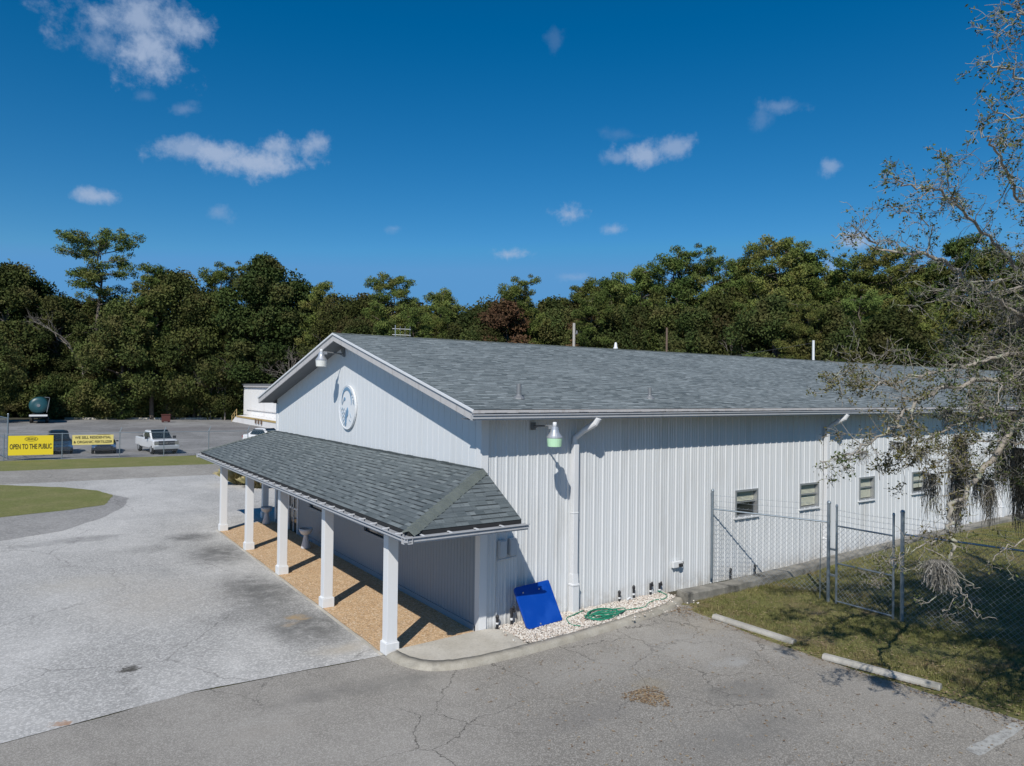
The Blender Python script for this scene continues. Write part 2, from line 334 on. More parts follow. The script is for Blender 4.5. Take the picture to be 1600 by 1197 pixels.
litter_m = Mat('dry_leaves', (.25,.16,.08), .85); litter_m.color(litter_m.mix(litter_m.attr('tint'), (.16,.09,.045), (.42,.32,.20)))

# ------------------------------------------------------------------ mesh helpers
class MB:
    def __init__(s): s.v = []; s.f = []; s.mi = []; s.uv = {}
    def quad(s, a, b, c, d, mi=0, uv=None):
        n = len(s.v); s.v += [tuple(a), tuple(b), tuple(c), tuple(d)]; s.f.append((n, n+1, n+2, n+3)); s.mi.append(mi)
        if uv: s.uv[len(s.f)-1] = uv
    def face(s, pts, mi=0, uv=None):
        n = len(s.v); s.v += [tuple(p) for p in pts]; s.f.append(tuple(range(n, n+len(pts)))); s.mi.append(mi)
        if uv: s.uv[len(s.f)-1] = uv
    def box(s, x0, x1, y0, y1, z0, z1, mi=0):
        n = len(s.v)
        s.v += [(x, y, z) for z in (z0, z1) for (x, y) in ((x0,y0),(x1,y0),(x1,y1),(x0,y1))]
        for f in ((3,2,1,0),(4,5,6,7),(0,1,5,4),(1,2,6,5),(2,3,7,6),(3,0,4,7)): s.f.append(tuple(n+i for i in f)); s.mi.append(mi)
    def prism(s, poly, axis, a, b, mi=0):
        """poly of 2-D points extruded along axis from a to b"""
        def P(p, t):
            return {'x': (t, p[0], p[1]), 'y': (p[0], t, p[1]), 'z': (p[0], p[1], t)}[axis]
        n = len(s.v); k = len(poly)
        s.v += [P(p, a) for p in poly] + [P(p, b) for p in poly]
        s.f.append(tuple(range(n+k-1, n-1, -1))); s.f.append(tuple(range(n+k, n+2*k))); s.mi += [mi, mi]
        for i in range(k):
            j = (i+1) % k; s.f.append((n+i, n+j, n+k+j, n+k+i)); s.mi.append(mi)
    def tube(s, pts, rad, seg=6, mi=0, cap=True):
        pts = [Vector(p) for p in pts]
        if isinstance(rad, (int, float)): rad = [rad]*len(pts)
        base = len(s.v); up = None
        for i, p in enumerate(pts):
            t = (pts[min(i+1, len(pts)-1)] - pts[max(i-1, 0)])
            if t.length < 1e-9: t = Vector((0,0,1))
            t.normalize()
            if up is None:
                up = Vector((0,0,1)) if abs(t.z) < .9 else Vector((1,0,0))
            a = t.cross(up)
            if a.length < 1e-6: a = t.orthogonal()
            a.normalize(); b = a.cross(t).normalized(); up = b
            for k in range(seg):
                an = 2*math.pi*k/seg; s.v.append(tuple(p + (a*math.cos(an) + b*math.sin(an))*rad[i]))
        for i in range(len(pts)-1):
            for k in range(seg):
                k2 = (k+1) % seg
                s.f.append((base+i*seg+k, base+i*seg+k2, base+(i+1)*seg+k2, base+(i+1)*seg+k)); s.mi.append(mi)
        if cap:
            s.f.append(tuple(base+k for k in range(seg-1, -1, -1))); s.mi.append(mi)
            e = base+(len(pts)-1)*seg; s.f.append(tuple(e+k for k in range(seg))); s.mi.append(mi)
    def lathe(s, prof, c=(0,0,0), seg=20, axis='z', mi=0):
        base = len(s.v)
        for (r, h) in prof:
            for k in range(seg):
                an = 2*math.pi*k/seg; a, b = r*math.cos(an), r*math.sin(an)
                q = {'z': (a, b, h), 'x': (h, a, b), 'y': (b, h, a)}[axis]
                s.v.append((c[0]+q[0], c[1]+q[1], c[2]+q[2]))
        for i in range(len(prof)-1):
            for k in range(seg):
                k2 = (k+1) % seg; s.f.append((base+i*seg+k, base+i*seg+k2, base+(i+1)*seg+k2, base+(i+1)*seg+k)); s.mi.append(mi)
        s.f.append(tuple(base+k for k in range(seg-1, -1, -1))); s.mi.append(mi)
        e = base+(len(prof)-1)*seg; s.f.append(tuple(e+k for k in range(seg))); s.mi.append(mi)
    def build(s, name, mats, parent=None, smooth=False, bevel=0, loc=None):
        me = bpy.data.meshes.new(name); me.from_pydata(s.v, [], s.f)
        if not isinstance(mats, (list, tuple)): mats = [mats]
        for m_ in mats: me.materials.append(m_.m)
        me.polygons.foreach_set('material_index', s.mi)
        if s.uv:
            ul = me.uv_layers.new(name='UVMap')
            for fi, uvs in s.uv.items():
                p = me.polygons[fi]
                for li, uv in zip(p.loop_indices, uvs): ul.data[li].uv = uv
        if smooth: me.polygons.foreach_set('use_smooth', [True]*len(me.polygons))
        me.update()
        o = bpy.data.objects.new(name, me); COL.objects.link(o)
        if parent: o.parent = parent
        if loc: o.location = loc
        if bevel:
            b = o.modifiers.new('bevel', 'BEVEL'); b.width = bevel; b.segments = 2; b.limit_method = 'ANGLE'
        return o
def tag(o, label=None, cat=None, group=None, kind=None):
    if label: o['label'] = label
    if cat: o['category'] = cat
    if group: o['group'] = group
    if kind: o['kind'] = kind
    return o
def empty(name, loc=(0,0,0), rz=0, label=None, cat=None, group=None):
    o = bpy.data.objects.new(name, None); COL.objects.link(o); o.location = loc; o.rotation_euler = (0, 0, rz); o.empty_display_size = .2
    return tag(o, label, cat, group)
def copy_tree(o, parent=None):
    c = o.copy(); COL.objects.link(c); c.parent = parent
    for ch in list(o.children): copy_tree(ch, c)
    return c
def npmesh(name, V, Fc, mats, tint=None, k=4, mi=None, parent=None):
    """V (n,3), Fc (m,k) arrays"""
    me = bpy.data.meshes.new(name); n, m_ = len(V), len(Fc)
    me.vertices.add(n); me.vertices.foreach_set('co', np.asarray(V, np.float32).ravel())
    me.loops.add(m_*k); me.loops.foreach_set('vertex_index', np.asarray(Fc, np.int32).ravel())
    me.polygons.add(m_); me.polygons.foreach_set('loop_start', np.arange(0, m_*k, k, dtype=np.int32)); 
    try: me.polygons.foreach_set('loop_total', np.full(m_, k, np.int32))
    except Exception: pass
    for mm in mats: me.materials.append(mm.m)
    if mi is not None: me.polygons.foreach_set('material_index', np.asarray(mi, np.int32))
    if tint is not None:
        a = me.attributes.new('tint', 'FLOAT', 'FACE'); a.data.foreach_set('value', np.asarray(tint, np.float32))
    me.update(calc_edges=True); me.validate()
    return me
def link(name, me, parent=None, loc=None):
    o = bpy.data.objects.new(name, me); COL.objects.link(o)
    if parent: o.parent = parent
    if loc: o.location = loc
    return o

# ------------------------------------------------------------------ ground & paving
def sheet(name, poly, z, mat, kind='structure', jag=0., step=.4, **kw):
    pts = []
    n = len(poly)
    for i in range(n):
        a = Vector(poly[i][:2]); b = Vector(poly[(i+1) % n][:2]); L = (b-a).length
        k = max(1, int(L/step)) if jag else 1
        k = min(k, 400)
        nrm = Vector((-(b-a).y, (b-a).x))/max(L, 1e-6)
        for j in range(k):
            p = a + (b-a)*(j/k)
            if jag and j: p += nrm*(random.uniform(-1, 1)*jag + math.sin(p.x*3.1+p.y*2.3)*jag*.6)
            pts.append((p.x, p.y, z))
    bm = bmesh.new(); vs = [bm.verts.new(p) for p in pts]; f = bm.faces.new(vs); bm.normal_update()
    if f.normal.z < 0: f.normal_flip()
    bmesh.ops.triangulate(bm, faces=[f])
    me = bpy.data.meshes.new(name); bm.to_mesh(me); bm.free(); me.materials.append(mat.m)
    o = bpy.data.objects.new(name, me); COL.objects.link(o); tag(o, kind=kind); return o
g = MB(); g.quad((-900,-700,0),(1200,-700,0),(1200,1400,0),(-900,1400,0)); tag(g.build('ground', ground_m), kind='structure')
sheet('forest_floor', [(-300,118),(-60,119),(-7,121),(15,118),(24,116),(40,84),(58,46),(78,10),(110,-60),(400,-200),(900,900),(-300,900)], .004, dirt_m)
sheet('parking_lot', [(-60,50.6),(-9.9,50.4),(.6,49.2),(10,48.4),(60,44),(60,50),(45,85),(24,116),(15,118),(-7,121),(-14,121),(-14,75),(-60,75)], .008, lot_m, jag=.05)
sheet('verge', [(-80,42.9),(-10,42.7),(2.8,41.2),(60,36),(60,44),(10,48.3),(.6,49.1),(-9.9,50.3),(-80,51)], .012, verge_m, jag=.06)
sheet('road', [(-80,35.1),(-10,35.1),(1.5,34.5),(80,30),(80,34.4),(60,36.1),(2.8,41.3),(-10,42.8),(-80,43.0)], .016, road_m, jag=.04)
# sealed apron: everything left of the porch up to the road, and past the far corner
sheet('apron', [(-40,-.15),(-9.08,-.36),(-8.22,-.22),(-6.18,.10),(-4.44,.02),(-2.40,-.08),(-2.40,15.8),(0.2,15.8),(0.2,17.0),(60,16.6),(60,28),(80,30.1),(1.5,34.6),(-10,35.2),(-40,35.2)], .020, apron_m, jag=.012)
sheet('asphalt', [(-60,-60),(30,-60),(9,-22),(6.2,-11.5),(5.6,-8.2),(5.35,-5.2),(5.5,-2.2),(5.9,-1.1),(5.6,-.7),(.5,-1.2),(-1.9,-.15),(-2.40,-.09),(-4.44,.01),(-6.18,.09),(-8.22,-.23),(-9.08,-.37),(-40,-.16),(-60,-.2)], .016, asph_m, jag=.03)
sheet('island_path', [(-40,17.8),(-9.5,17.5),(-7.5,18.55),(-5.9,21.1),(-4.9,23.6),(-4.35,26.4),(-4.9,27.95),(-5.2,26.6),(-5.6,24.6),(-7.3,23.75),(-9.6,23.05),(-40,21)], .024, path_m, jag=.04)
sheet('island_lawn', [(-40,21),(-9.6,23.05),(-7.3,23.75),(-5.6,24.6),(-5.2,26.6),(-4.95,27.95),(-5.5,30.1),(-6.9,32.3),(-9.8,35.0),(-40,35.6)], .030, verge_m, jag=.05)
# faded parking stripes bottom right
for i, (a, b) in enumerate([((1450,1178),(1592,1130))]):
    p, q = gnd(*a), gnd(*b); d = (q-p).normalized(); nrm = Vector((-d.y, d.x, 0))*.055
    pass
stripe_m = Mat('faded_road_paint', (.5,.5,.48), .8)
_n = stripe_m.noise(7, 6, .8); stripe_m.color(stripe_m.mix(stripe_m.ramp(_n, .44, .62), (.42,.42,.40), (.25,.24,.225)))
P_ = [gnd(1508,1173), gnd(1530,1183), gnd(1604,1140), gnd(1584,1130)]
sheet('parking_stripe', [(p.x, p.y) for p in P_], .020, stripe_m, jag=.02, step=.15)
P_ = [gnd(1040,1120), gnd(1052,1123), gnd(1200,1060), gnd(1190,1057)]
stripe2_m = Mat('worn_road_paint', (.35,.34,.32), .85)

# porch floor with pale border, corner slab
sheet('porch_floor', [(-2.42,-.06),(-.02,-.02),(-.02,16.4),(-.4,16.7),(-2.42,15.8)], .035, aggr, jag=.008)
mb = MB(); mb.box(-2.50,-2.43,-.07,15.8,0,.031); mb.build('porch_edging', slab_m)['kind'] = 'structure'
def curve(pts, n=8):
    out = []
    P = [Vector(p) for p in pts]
    for i in range(len(P)-1):
        p0 = P[max(i-1,0)]; p1 = P[i]; p2 = P[i+1]; p3 = P[min(i+2,len(P)-1)]
        for j in range(n):
            t = j/n; out.append(.5*((2*p1)+(-p0+p2)*t+(2*p0-5*p1+4*p2-p3)*t*t+(-p0+3*p1-3*p2+p3)*t**3))
    out.append(P[-1]); return out
outer = curve([(-2.44,-.16,0),(-2.36,-.85,0),(-1.95,-1.42,0),(-1.2,-1.66,0),(0,-1.70,0),(1.55,-1.62,0),(3.7,-1.38,0),(5.15,-1.12,0),(6.0,-.80,0)], 7)
inner = curve([(-2.20,-.12,0),(-2.12,-.72,0),(-1.80,-1.18,0),(-1.12,-1.40,0),(0,-1.42,0),(1.6,-1.36,0),(3.7,-1.13,0),(5.1,-.90,0),(5.95,-.58,0)], 7)
mb = MB(); n = len(outer)
prof = lambda o_, i_: [(o_.x,o_.y,.0),(o_.x+(i_.x-o_.x)*.12,o_.y+(i_.y-o_.y)*.12,.09),(o_.x+(i_.x-o_.x)*.3,o_.y+(i_.y-o_.y)*.3,.125),(i_.x,i_.y,.135),(i_.x,i_.y,0)]
for i, (o_, i_) in enumerate(zip(outer, inner)):
    k = 0.35 if i == 0 else (0.7 if i == 1 else 1)
    mb.v += [(x, y, z*k + random.uniform(-.008,.008)) for (x, y, z) in prof(o_, i_)]
for i in range(n-1):
    for k in range(4):
        a = i*5+k; mb.f.append((a, a+5, a+6, a+1)); mb.mi.append(0)
mb.f.append((0,1,2,3,4)); mb.mi.append(0); e = (n-1)*5; mb.f.append((e+4,e+3,e+2,e+1,e)); mb.mi.append(0)
o = mb.build('curb', curb_m, smooth=True); o['kind'] = 'structure'
mb = MB()
pts = [(p.x, p.y, .125) for p in inner if p.x < .55]
pts = pts + [(.42,-.9,.125),(.52,-.35,.115),(.2,-.06,.11),(-.05,-.04,.11),(-2.1,-.06,.05)]
mb.face(pts); mb.build('corner_slab', slab_m)['kind'] = 'structure'

# ------------------------------------------------------------------ gravel bed stones
bed = [(.45,-.06),(6.0,-.06),(5.95,-.56),(5.1,-.9),(3.7,-1.13),(1.6,-1.36),(.5,-1.38),(.45,-.8)]
soil = concrete('gravel_bed_soil', (.40,.36,.31), (.5,.46,.41), 9.)
sheet('gravel_bed', bed, .10, soil)
def inpoly(x, y, poly):
    c = False; j = len(poly)-1
    for i in range(len(poly)):
        xi, yi = poly[i]; xj, yj = poly[j]
        if (yi > y) != (yj > y) and x < (xj-xi)*(y-yi)/(yj-yi)+xi: c = not c
        j = i
    return c
ico = bmesh.new(); bmesh.ops.create_icosphere(ico, subdivisions=1, radius=1.)
iv = np.array([v.co[:] for v in ico.verts]); iface = np.array([[v.index for v in f.verts] for f in ico.faces]); ico.free()
V = []; Fc = []; T = []; cnt = 0
while cnt < 6500:
    x, y = random.uniform(.2, 6.), random.uniform(-1.45, -.05)
    if cnt < 6300 and not inpoly(x, y, bed): continue
    s = random.uniform(.012, .030); j = iv*(1+rng.uniform(-.25,.25,(len(iv),1)))
    a = random.uniform(0, 6.28); ca, sa = math.cos(a), math.sin(a)
    j = j*np.array([s*random.uniform(.9,1.5), s, s*random.uniform(.5,.9)])
    j = np.stack([j[:,0]*ca-j[:,1]*sa, j[:,0]*sa+j[:,1]*ca, j[:,2]], 1) + np.array([x, y, .105+random.uniform(0,.03) if inpoly(x,y,bed) else .14])
    V.append(j); Fc.append(iface+len(iv)*cnt); T.append(np.full(len(iface), random.random()**1.6)); cnt += 1
me = npmesh('gravel', np.concatenate(V), np.concatenate(Fc), [gravel_m], np.concatenate(T), 3)
tag(link('gravel', me), kind='stuff')

# ------------------------------------------------------------------ MAIN BUILDING
W = 16.33; L_ = 78.; HE = 5.25; HR = 7.46; OV = .64; SL = (HR-HE)/(W/2+.62)
def roofz(y): # top surface
    return HE + (min(y, W-y)+.62)*SL
bld = empty('metal_building', (0,0,0), 0, 'long white ribbed metal building with grey shingle gable roof and a columned front porch', 'building')
wins = [(9.10,10.12),(12.35,13.36),(15.88,16.81),(19.55,20.5),(23.0,24.0),(26.6,27.6)]
WZ0, WZ1 = 1.93, 2.70
# ribbed side wall, y=0 facing -y : profile list of (x, depth)
prof = []
x = .08
while x < L_:
    prof += [(x,0),(x+.018,-.025),(x+.048,-.025),(x+.066,0),(x+.135,0),(x+.145,-.006),(x+.165,-.006),(x+.175,0),(x+.215,0),(x+.225,-.006),(x+.245,-.006),(x+.255,0)]
    x += .3048
edges = [e for w_ in wins for e in w_]
prof = [p for p in prof if all(abs(p[0]-e) > .012 for e in edges)] 
def dep(x):
    for (a, b) in zip(prof, prof[1:]):
        if a[0] <= x <= b[0]: return a[1]+(b[1]-a[1])*(x-a[0])/(b[0]-a[0]+1e-9)
    return 0
prof += [(e, dep(e)) for e in edges]; prof.sort()
mb = MB(); TOP = 5.02
for (a, b) in zip(prof, prof[1:]):
    mid = (a[0]+b[0])/2; inw = any(w_[0] < mid < w_[1] for w_ in wins)
    for z0, z1 in ([(.02,WZ0),(WZ1,TOP)] if inw else [(.02,TOP)]):
        mb.quad((a[0],a[1],z0),(b[0],b[1],z0),(b[0],b[1],z1),(a[0],a[1],z1))
mb.build('side_wall', wall_white, bld)
mb = MB(); mb.box(.0, L_, .0, .02, -.05, .06); mb.build('base_angle', fascia_m, bld)
# front gable wall x=0 facing -x : shallow reversed ribs
def gz(y): return roofz(y)-.22
mb = MB(); y = 0.; gp = []
while y < W:
    gp += [(y,0),(y+.272,0),(y+.276,.012),(y+.286,.012),(y+.290,0)]; y += .3048
gp = [p for p in gp if p[0] <= W] + [(W,0),(W/2,0)]; gp.sort()
fwin = [(5.06,6.81),(10.36,11.94)]; DOOR = (13.35,14.45)
for (a, b) in zip(gp, gp[1:]):
    if b[0]-a[0] < 1e-6: continue
    mb.quad((b[1],b[0],2.6),(a[1],a[0],2.6),(a[1],a[0],gz(a[0])),(b[1],b[0],gz(b[0])))
mb.build('gable_wall', front_white, bld)
mb = MB(); y = .0; lp = []
while y < W-.01:
    lp += [(y,0),(y+.140,0),(y+.144,.012),(y+.150,.012)]; y += .1524
ed2 = [e for w_ in fwin+[DOOR] for e in w_]
lp = [p for p in lp if all(abs(p[0]-e) > .01 for e in ed2) and p[0] < W] + [(e, 0) for e in ed2] + [(W,0)]; lp.sort()
for (a, b) in zip(lp, lp[1:]):
    mid = (a[0]+b[0])/2; zz = [(.03,2.6)]
    if any(w_[0] < mid < w_[1] for w_ in fwin): zz = [(.03,1.25),(2.25,2.6)]
    if DOOR[0] < mid < DOOR[1]: zz = [(2.15,2.6)]
    for z0, z1 in zz: mb.quad((b[1],b[0],z0),(a[1],a[0],z0),(a[1],a[0],z1),(b[1],b[0],z1))
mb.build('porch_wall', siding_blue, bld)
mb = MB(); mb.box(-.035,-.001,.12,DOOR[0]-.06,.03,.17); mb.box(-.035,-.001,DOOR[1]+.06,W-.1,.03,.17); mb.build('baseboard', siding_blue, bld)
# back walls (never seen, close the volume)
mb = MB(); mb.quad((0.02,W,0),(L_,W,0),(L_,W,5.0),(0.02,W,5.0)); mb.face([(L_,0,0),(L_,W,0),(L_,W,5.),(L_,W/2,7.2),(L_,0,5.)]); mb.build('rear_wall', wall_white, bld)
# corner trims
mb = MB(); mb.box(-.035,.17,-.045,.17,.0,5.0)
mb.build('corner_trim', trim_white, bld, bevel=.006)
mb = MB(); mb.box(-.035,.10,W-.17,W+.04,.0,5.0); mb.build('corner_trim', trim_white, bld, bevel=.006)
# side windows
def side_window(x0, x1, openness):
    fr = MB()
    for (a, b, c, d) in ((x0-.03,x0+.03,WZ0-.03,WZ1+.03),(x1-.03,x1+.03,WZ0-.03,WZ1+.03)): fr.box(a,b,-.045,.10,c,d)
    fr.box(x0+.03,x1-.03,-.045,.10,WZ1-.03,WZ1+.03); fr.box(x0+.03,x1-.03,-.02,.10,WZ0-.03,WZ0+.02)
    zm = WZ0+.40; fr.box(x0+.03,x1-.03,.015,.055,zm,zm+.035)
    w_ = fr.build('window', alum, bld)
    s = MB(); s.box(x0-.07,x1+.07,-.085,.0,WZ0-.075,WZ0-.033); s.build('sill', trim_white, w_)
    k = MB(); k.box(x0-.02,x1+.02,.11,.9,WZ0-.02,WZ1+.02); k.build('room_recess', dark_m, w_)
    b = MB(); z = WZ1-.05
    lo = WZ0+.02+(1-openness)*(WZ1-WZ0-.05)
    while z > lo: b.face([(x0+.04,.092,z),(x1-.04,.092,z),(x1-.04,.070,z-.034),(x0+.04,.070,z-.034)]); z -= .04
    b.build('blinds', blind_m, w_)
    p = MB(); p.quad((x0+.03,.054,WZ0+.02),(x1-.03,.054,WZ0+.02),(x1-.03,.054,WZ1-.03),(x0+.03,.054,WZ1-.03)); p.build('pane', pane_m, w_)
for i, w_ in enumerate(wins): side_window(*w_, (.38,.93,.95,.8,.6,.9)[i])
for (a, b) in fwin:
    fr = MB(); fr.box(-.05,.06,a-.05,b+.05,1.17,1.28); fr.box(-.05,.06,a-.05,b+.05,2.22,2.30); fr.box(-.05,.06,a-.05,a+.03,1.28,2.22); fr.box(-.05,.06,b-.03,b+.05,1.28,2.22)
    w_ = fr.build('window', siding_blue, bld); p = MB(); p.box(.02,.05,a+.03,b-.03,1.28,2.22); p.build('pane', glass_m, w_)
# front glass door
d = MB(); a, b = DOOR
d.box(-.04,.06,a-.06,a+.05,.03,2.2); d.box(-.04,.06,b-.05,b+.06,.03,2.2); d.box(-.04,.06,a+.05,b-.05,2.1,2.2); d.box(-.02,.06,(a+b)/2-.03,(a+b)/2+.03,.05,2.1); d.box(-.02,.05,a+.05,b-.05,.9,.98)
do = d.build('door', trim_white, bld); p = MB(); p.box(.0,.03,a+.05,b-.05,.05,2.1); p.build('pane', glass_m, do)
p = MB(); p.tube([(-.07,(a+b)/2+.08,.8),(-.07,(a+b)/2+.08,1.3)],.015); p.build('handle', alum, do)
# roof with real courses
def courses(mb, E0, E1, T0, T1, n, step=.004, thick=.0):
    """roof plane from eave line E0-E1 to top line T0-T1 as n overlapping courses"""
    E0, E1, T0, T1 = map(Vector, (E0, E1, T0, T1)); nrm = (E1-E0).cross(T0-E0).normalized()
    du = (E1-E0).normalized(); dv = (nrm.cross(du)).normalized()
    def UV(p): return ((p-E0).dot(du), (p-E0).dot(dv))
    for i in range(n):
        t0, t1 = i/n, (i+1)/n
        a, b = E0.lerp(T0, t0), E1.lerp(T1, t0); c, d = E1.lerp(T1, t1), E0.lerp(T0, t1)
        ah, bh = a+nrm*step, b+nrm*step
        k = lambda p: UV(p)
        mb.quad(ah, bh, c+nrm*.0005, d+nrm*.0005, 0, [k(a), k(b), k(c), k(d)])
        mb.quad(a, b, bh, ah, 0, [k(a), k(b), k(b), k(a)])
sl_len = math.hypot(W/2+.62, HR-HE); nc = round(sl_len/.143)
mb = MB()
courses(mb, (-OV,-.62,HE),(L_+.6,-.62,HE),(-OV,W/2,HR),(L_+.6,W/2,HR), nc)
courses(mb, (L_+.6,W+.62,HE),(-OV,W+.62,HE),(L_+.6,W/2,HR),(-OV,W/2,HR), nc)
ro = mb.build('roof', roof_m, bld)
mb = MB(); x = -OV
while x < L_:
    z = HR+.012
    mb.face([(x,W/2-.15,z-.035),(x+.32,W/2-.15,z-.045),(x+.32,W/2,z-.006),(x,W/2,z+.006)]); mb.face([(x,W/2,z+.006),(x+.32,W/2,z-.006),(x+.32,W/2+.15,z-.045),(x,W/2+.15,z-.035)]); x += .30
mb.build('ridge_cap', cap_m, ro)
# roof vents pipes
def vent_pipe(x, y, h, r):
    z = roofz(y); p = MB(); p.tube([(x,y,z-.02),(x,y,z+h)], r, 12); 
    for sx in (-.18,.18): pass
    p.lathe([(r*2.6,z-.03),(r*2.4,z+.01),(r*1.15,z+.07),(r,z+.09)], (x,y,0), 14)
    p.build('vent_pipe', lead, ro, smooth=False)
vent_pipe(1.29,.36,.36,.062); vent_pipe(5.86,.42,.30,.055)
v_ = MB(); v_.lathe([(.10,0),(.10,.05),(.07,.09),(.055,.22),(.03,.28)], (11.61,W/2,HR), 12); v_.build('vent_cap', trim_white, ro, smooth=True)
# rake fascia and soffits
def slab_between(mb, A, B, w_dir, down, mi=0):
    A, B = Vector(A), Vector(B); w_ = Vector(w_dir); d_ = Vector((0,0,-down))
    P = [A, B, B+w_, A+w_]; Q = [p+d_ for p in P]; n = len(mb.v); mb.v += [tuple(p) for p in P+Q]
    for f in ((0,1,2,3),(7,6,5,4),(0,4,5,1),(1,5,6,2),(2,6,7,3),(3,7,4,0)): mb.f.append(tuple(n+i for i in f)); mb.mi.append(mi)
mb = MB()
for (ya, za, yb, zb) in ((-.62,HE,W/2,HR),(W+.62,HE,W/2,HR)):
    slab_between(mb, (-OV+.03,ya,za-.012),(-OV+.03,yb,zb-.012),(.035,0,0),.24)
mb.build('rake_fascia', fascia_m, bld)
mb = MB()
for (ya, za, yb, zb) in ((-.64,HE-.004,W/2,HR),(W+.64,HE-.004,W/2,HR)):
    slab_between(mb, (-OV-.012,ya,za+.006),(-OV-.012,yb,zb+.006),(.04,0,0),.055)
mb.build('rake_edge', trim_white, bld)
mb = MB()
for (ya, za, yb, zb) in ((-.60,HE,W/2,HR),(W+.60,HE,W/2,HR)):
    slab_between(mb, (-OV+.07,ya,za-.205),(-OV+.07,yb,zb-.205),(OV-.06,0,0),.02)
mb.box(-OV+.07,L_+.5,-.555,-.0,5.015,5.03); mb.box(.0,L_+.5,W,W+.56,5.0,5.02)
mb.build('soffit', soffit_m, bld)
# side fascia + gutter
mb = MB(); mb.box(-OV+.05,L_+.6,-.60,-.56,HE-.235,HE-.012); mb.box(-OV+.05,L_+.6,W+.56,W+.60,HE-.235,HE-.012); mb.build('eave_fascia', fascia_m, bld)
# weathered rough drip strip right below the shingles
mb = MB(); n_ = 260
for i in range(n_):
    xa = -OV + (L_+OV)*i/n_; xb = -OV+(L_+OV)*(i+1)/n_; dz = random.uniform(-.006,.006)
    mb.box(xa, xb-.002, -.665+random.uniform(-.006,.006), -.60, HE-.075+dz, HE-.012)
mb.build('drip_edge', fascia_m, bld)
def gutter_profile(o_): # (outward, z) K-style open channel, outward measured from fascia
    return [(0.,-.02),(0.,-.135),(.074,-.135),(.074,-.108),(.098,-.102),(.098,-.066),(.086,-.060),(.086,-.034),(.125,-.028),(.125,-.004),(.112,-.004),(.112,-.020),(.080,-.026),(.080,-.064),(.066,-.125),(.006,-.125),(.006,-.02)]
mb = MB(); pr_ = [(-.602-o_, HE-.10+z) for (o_, z) in gutter_profile(0)]
mb.prism(pr_, 'x', -OV-.03, L_+.4)
gu = mb.build('gutter', gutter_m, bld)
# downspouts
def downspout(x, full=True):
    g_ = MB(); w2 = .058; pts = [(x+.28,-.66,HE-.22),(x+.24,-.60,HE-.36),(x+.10,-.30,HE-.56),(x+.0,-.115,HE-.74),(x,-.10,HE-.95)]
    def rect(cx, cy, cz, t): pass
    g_.tube(pts, [.095,.09,.078,.076,.076], 12)
    g_.box(x-.078,x+.078,-.18,-.045,1.05,HE-.9)
    g_.box(x-.105,x+.105,-.215,-.040,.10,.80); g_.prism([(-.215,.80),(-.04,.80),(-.045,1.08),(-.18,1.08)], 'x', x-.090, x+.090)
    for z in ((2.6,) if x < 5 else ()): g_.box(x-.088,x+.088,-.19,-.035,z,z+.025)
    g_.box(x-.115,x+.115,-.228,-.036,.78,.83)
    g_.build('downspout', downspout_m, bld, bevel=.01)
downspout(2.72); downspout(13.7); downspout(27.)
# ---- porch
PZ = 2.93; PT = 3.86; PX = -2.66; PY0 = -1.66; PY1 = W+1.66
nc = round(math.hypot(2.66, PT-PZ)/.143)
mb = MB()
courses(mb, (PX,PY1,PZ),(PX,PY0,PZ),(0,W+.1,PT),(0,-.1,PT), nc, .0045)
courses(mb, (PX,PY0,PZ),(.0,PY0,PZ),(0,-.1,PT),(0,-.099,PT), nc, .0045)
courses(mb, (.0,PY1,PZ),(PX,PY1,PZ),(0,W+.101,PT),(0,W+.1,PT), nc, .0045)
pro = mb.build('porch_roof', porch_m, bld)
def hipcaps(A, B, n, dl, dr, wdt=.15):
    A, B = Vector(A), Vector(B); d = (B-A)/n; mb = MB()
    t = d.normalized(); side = t.cross(Vector((0,0,1))).normalized()
    for i in range(n):
        p = A+d*i; q = A+d*min(n, i+1.2); up0 = Vector((0,0,.032)); up1 = Vector((0,0,.002))
        s1 = side*wdt*random.uniform(.93,1.07); dn = Vector((0,0,-dl)); dm = Vector((0,0,-dr))
        mb.quad(p-s1+up0+dn, p+up0, q+up1, q-s1+up1+dn); mb.quad(p+up0, p+s1+up0+dm, q+s1+up1+dm, q+up1)
        mb.quad(p-s1+dn, p-s1+up0+dn, p+up0, p+Vector((0,0,.0))); mb.quad(p+Vector((0,0,.0)), p+up0, p+s1+up0+dm, p+s1+dm)
    return mb
hipcaps((PX,PY0,PZ+.012),(-.05,-.14,PT-.005),19,.045,.098).build('hip_cap', cap_m, pro)
hipcaps((PX,PY1,PZ+.012),(-.05,W+.14,PT-.005),19,.098,.045).build('hip_cap', cap_m, pro)
mb = MB(); y = -.1
while y < W:
    mb.box(-.09+random.uniform(-.01,.01),-.002,y,y+.31,PT-.045,PT-.005+random.uniform(0,.018)); y += .33
mb.build('wall_flashing', porch_m, pro)
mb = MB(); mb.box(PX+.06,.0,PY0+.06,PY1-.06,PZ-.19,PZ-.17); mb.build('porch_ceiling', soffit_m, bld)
mb = MB(); mb.box(PX+.02,PX+.05,PY0+.02,PY1-.02,PZ-.21,PZ-.01); mb.box(PX+.05,.0,PY0+.02,PY0+.05,PZ-.21,PZ-.01); mb.box(PX+.05,.0,PY1-.05,PY1-.02,PZ-.21,PZ-.01)
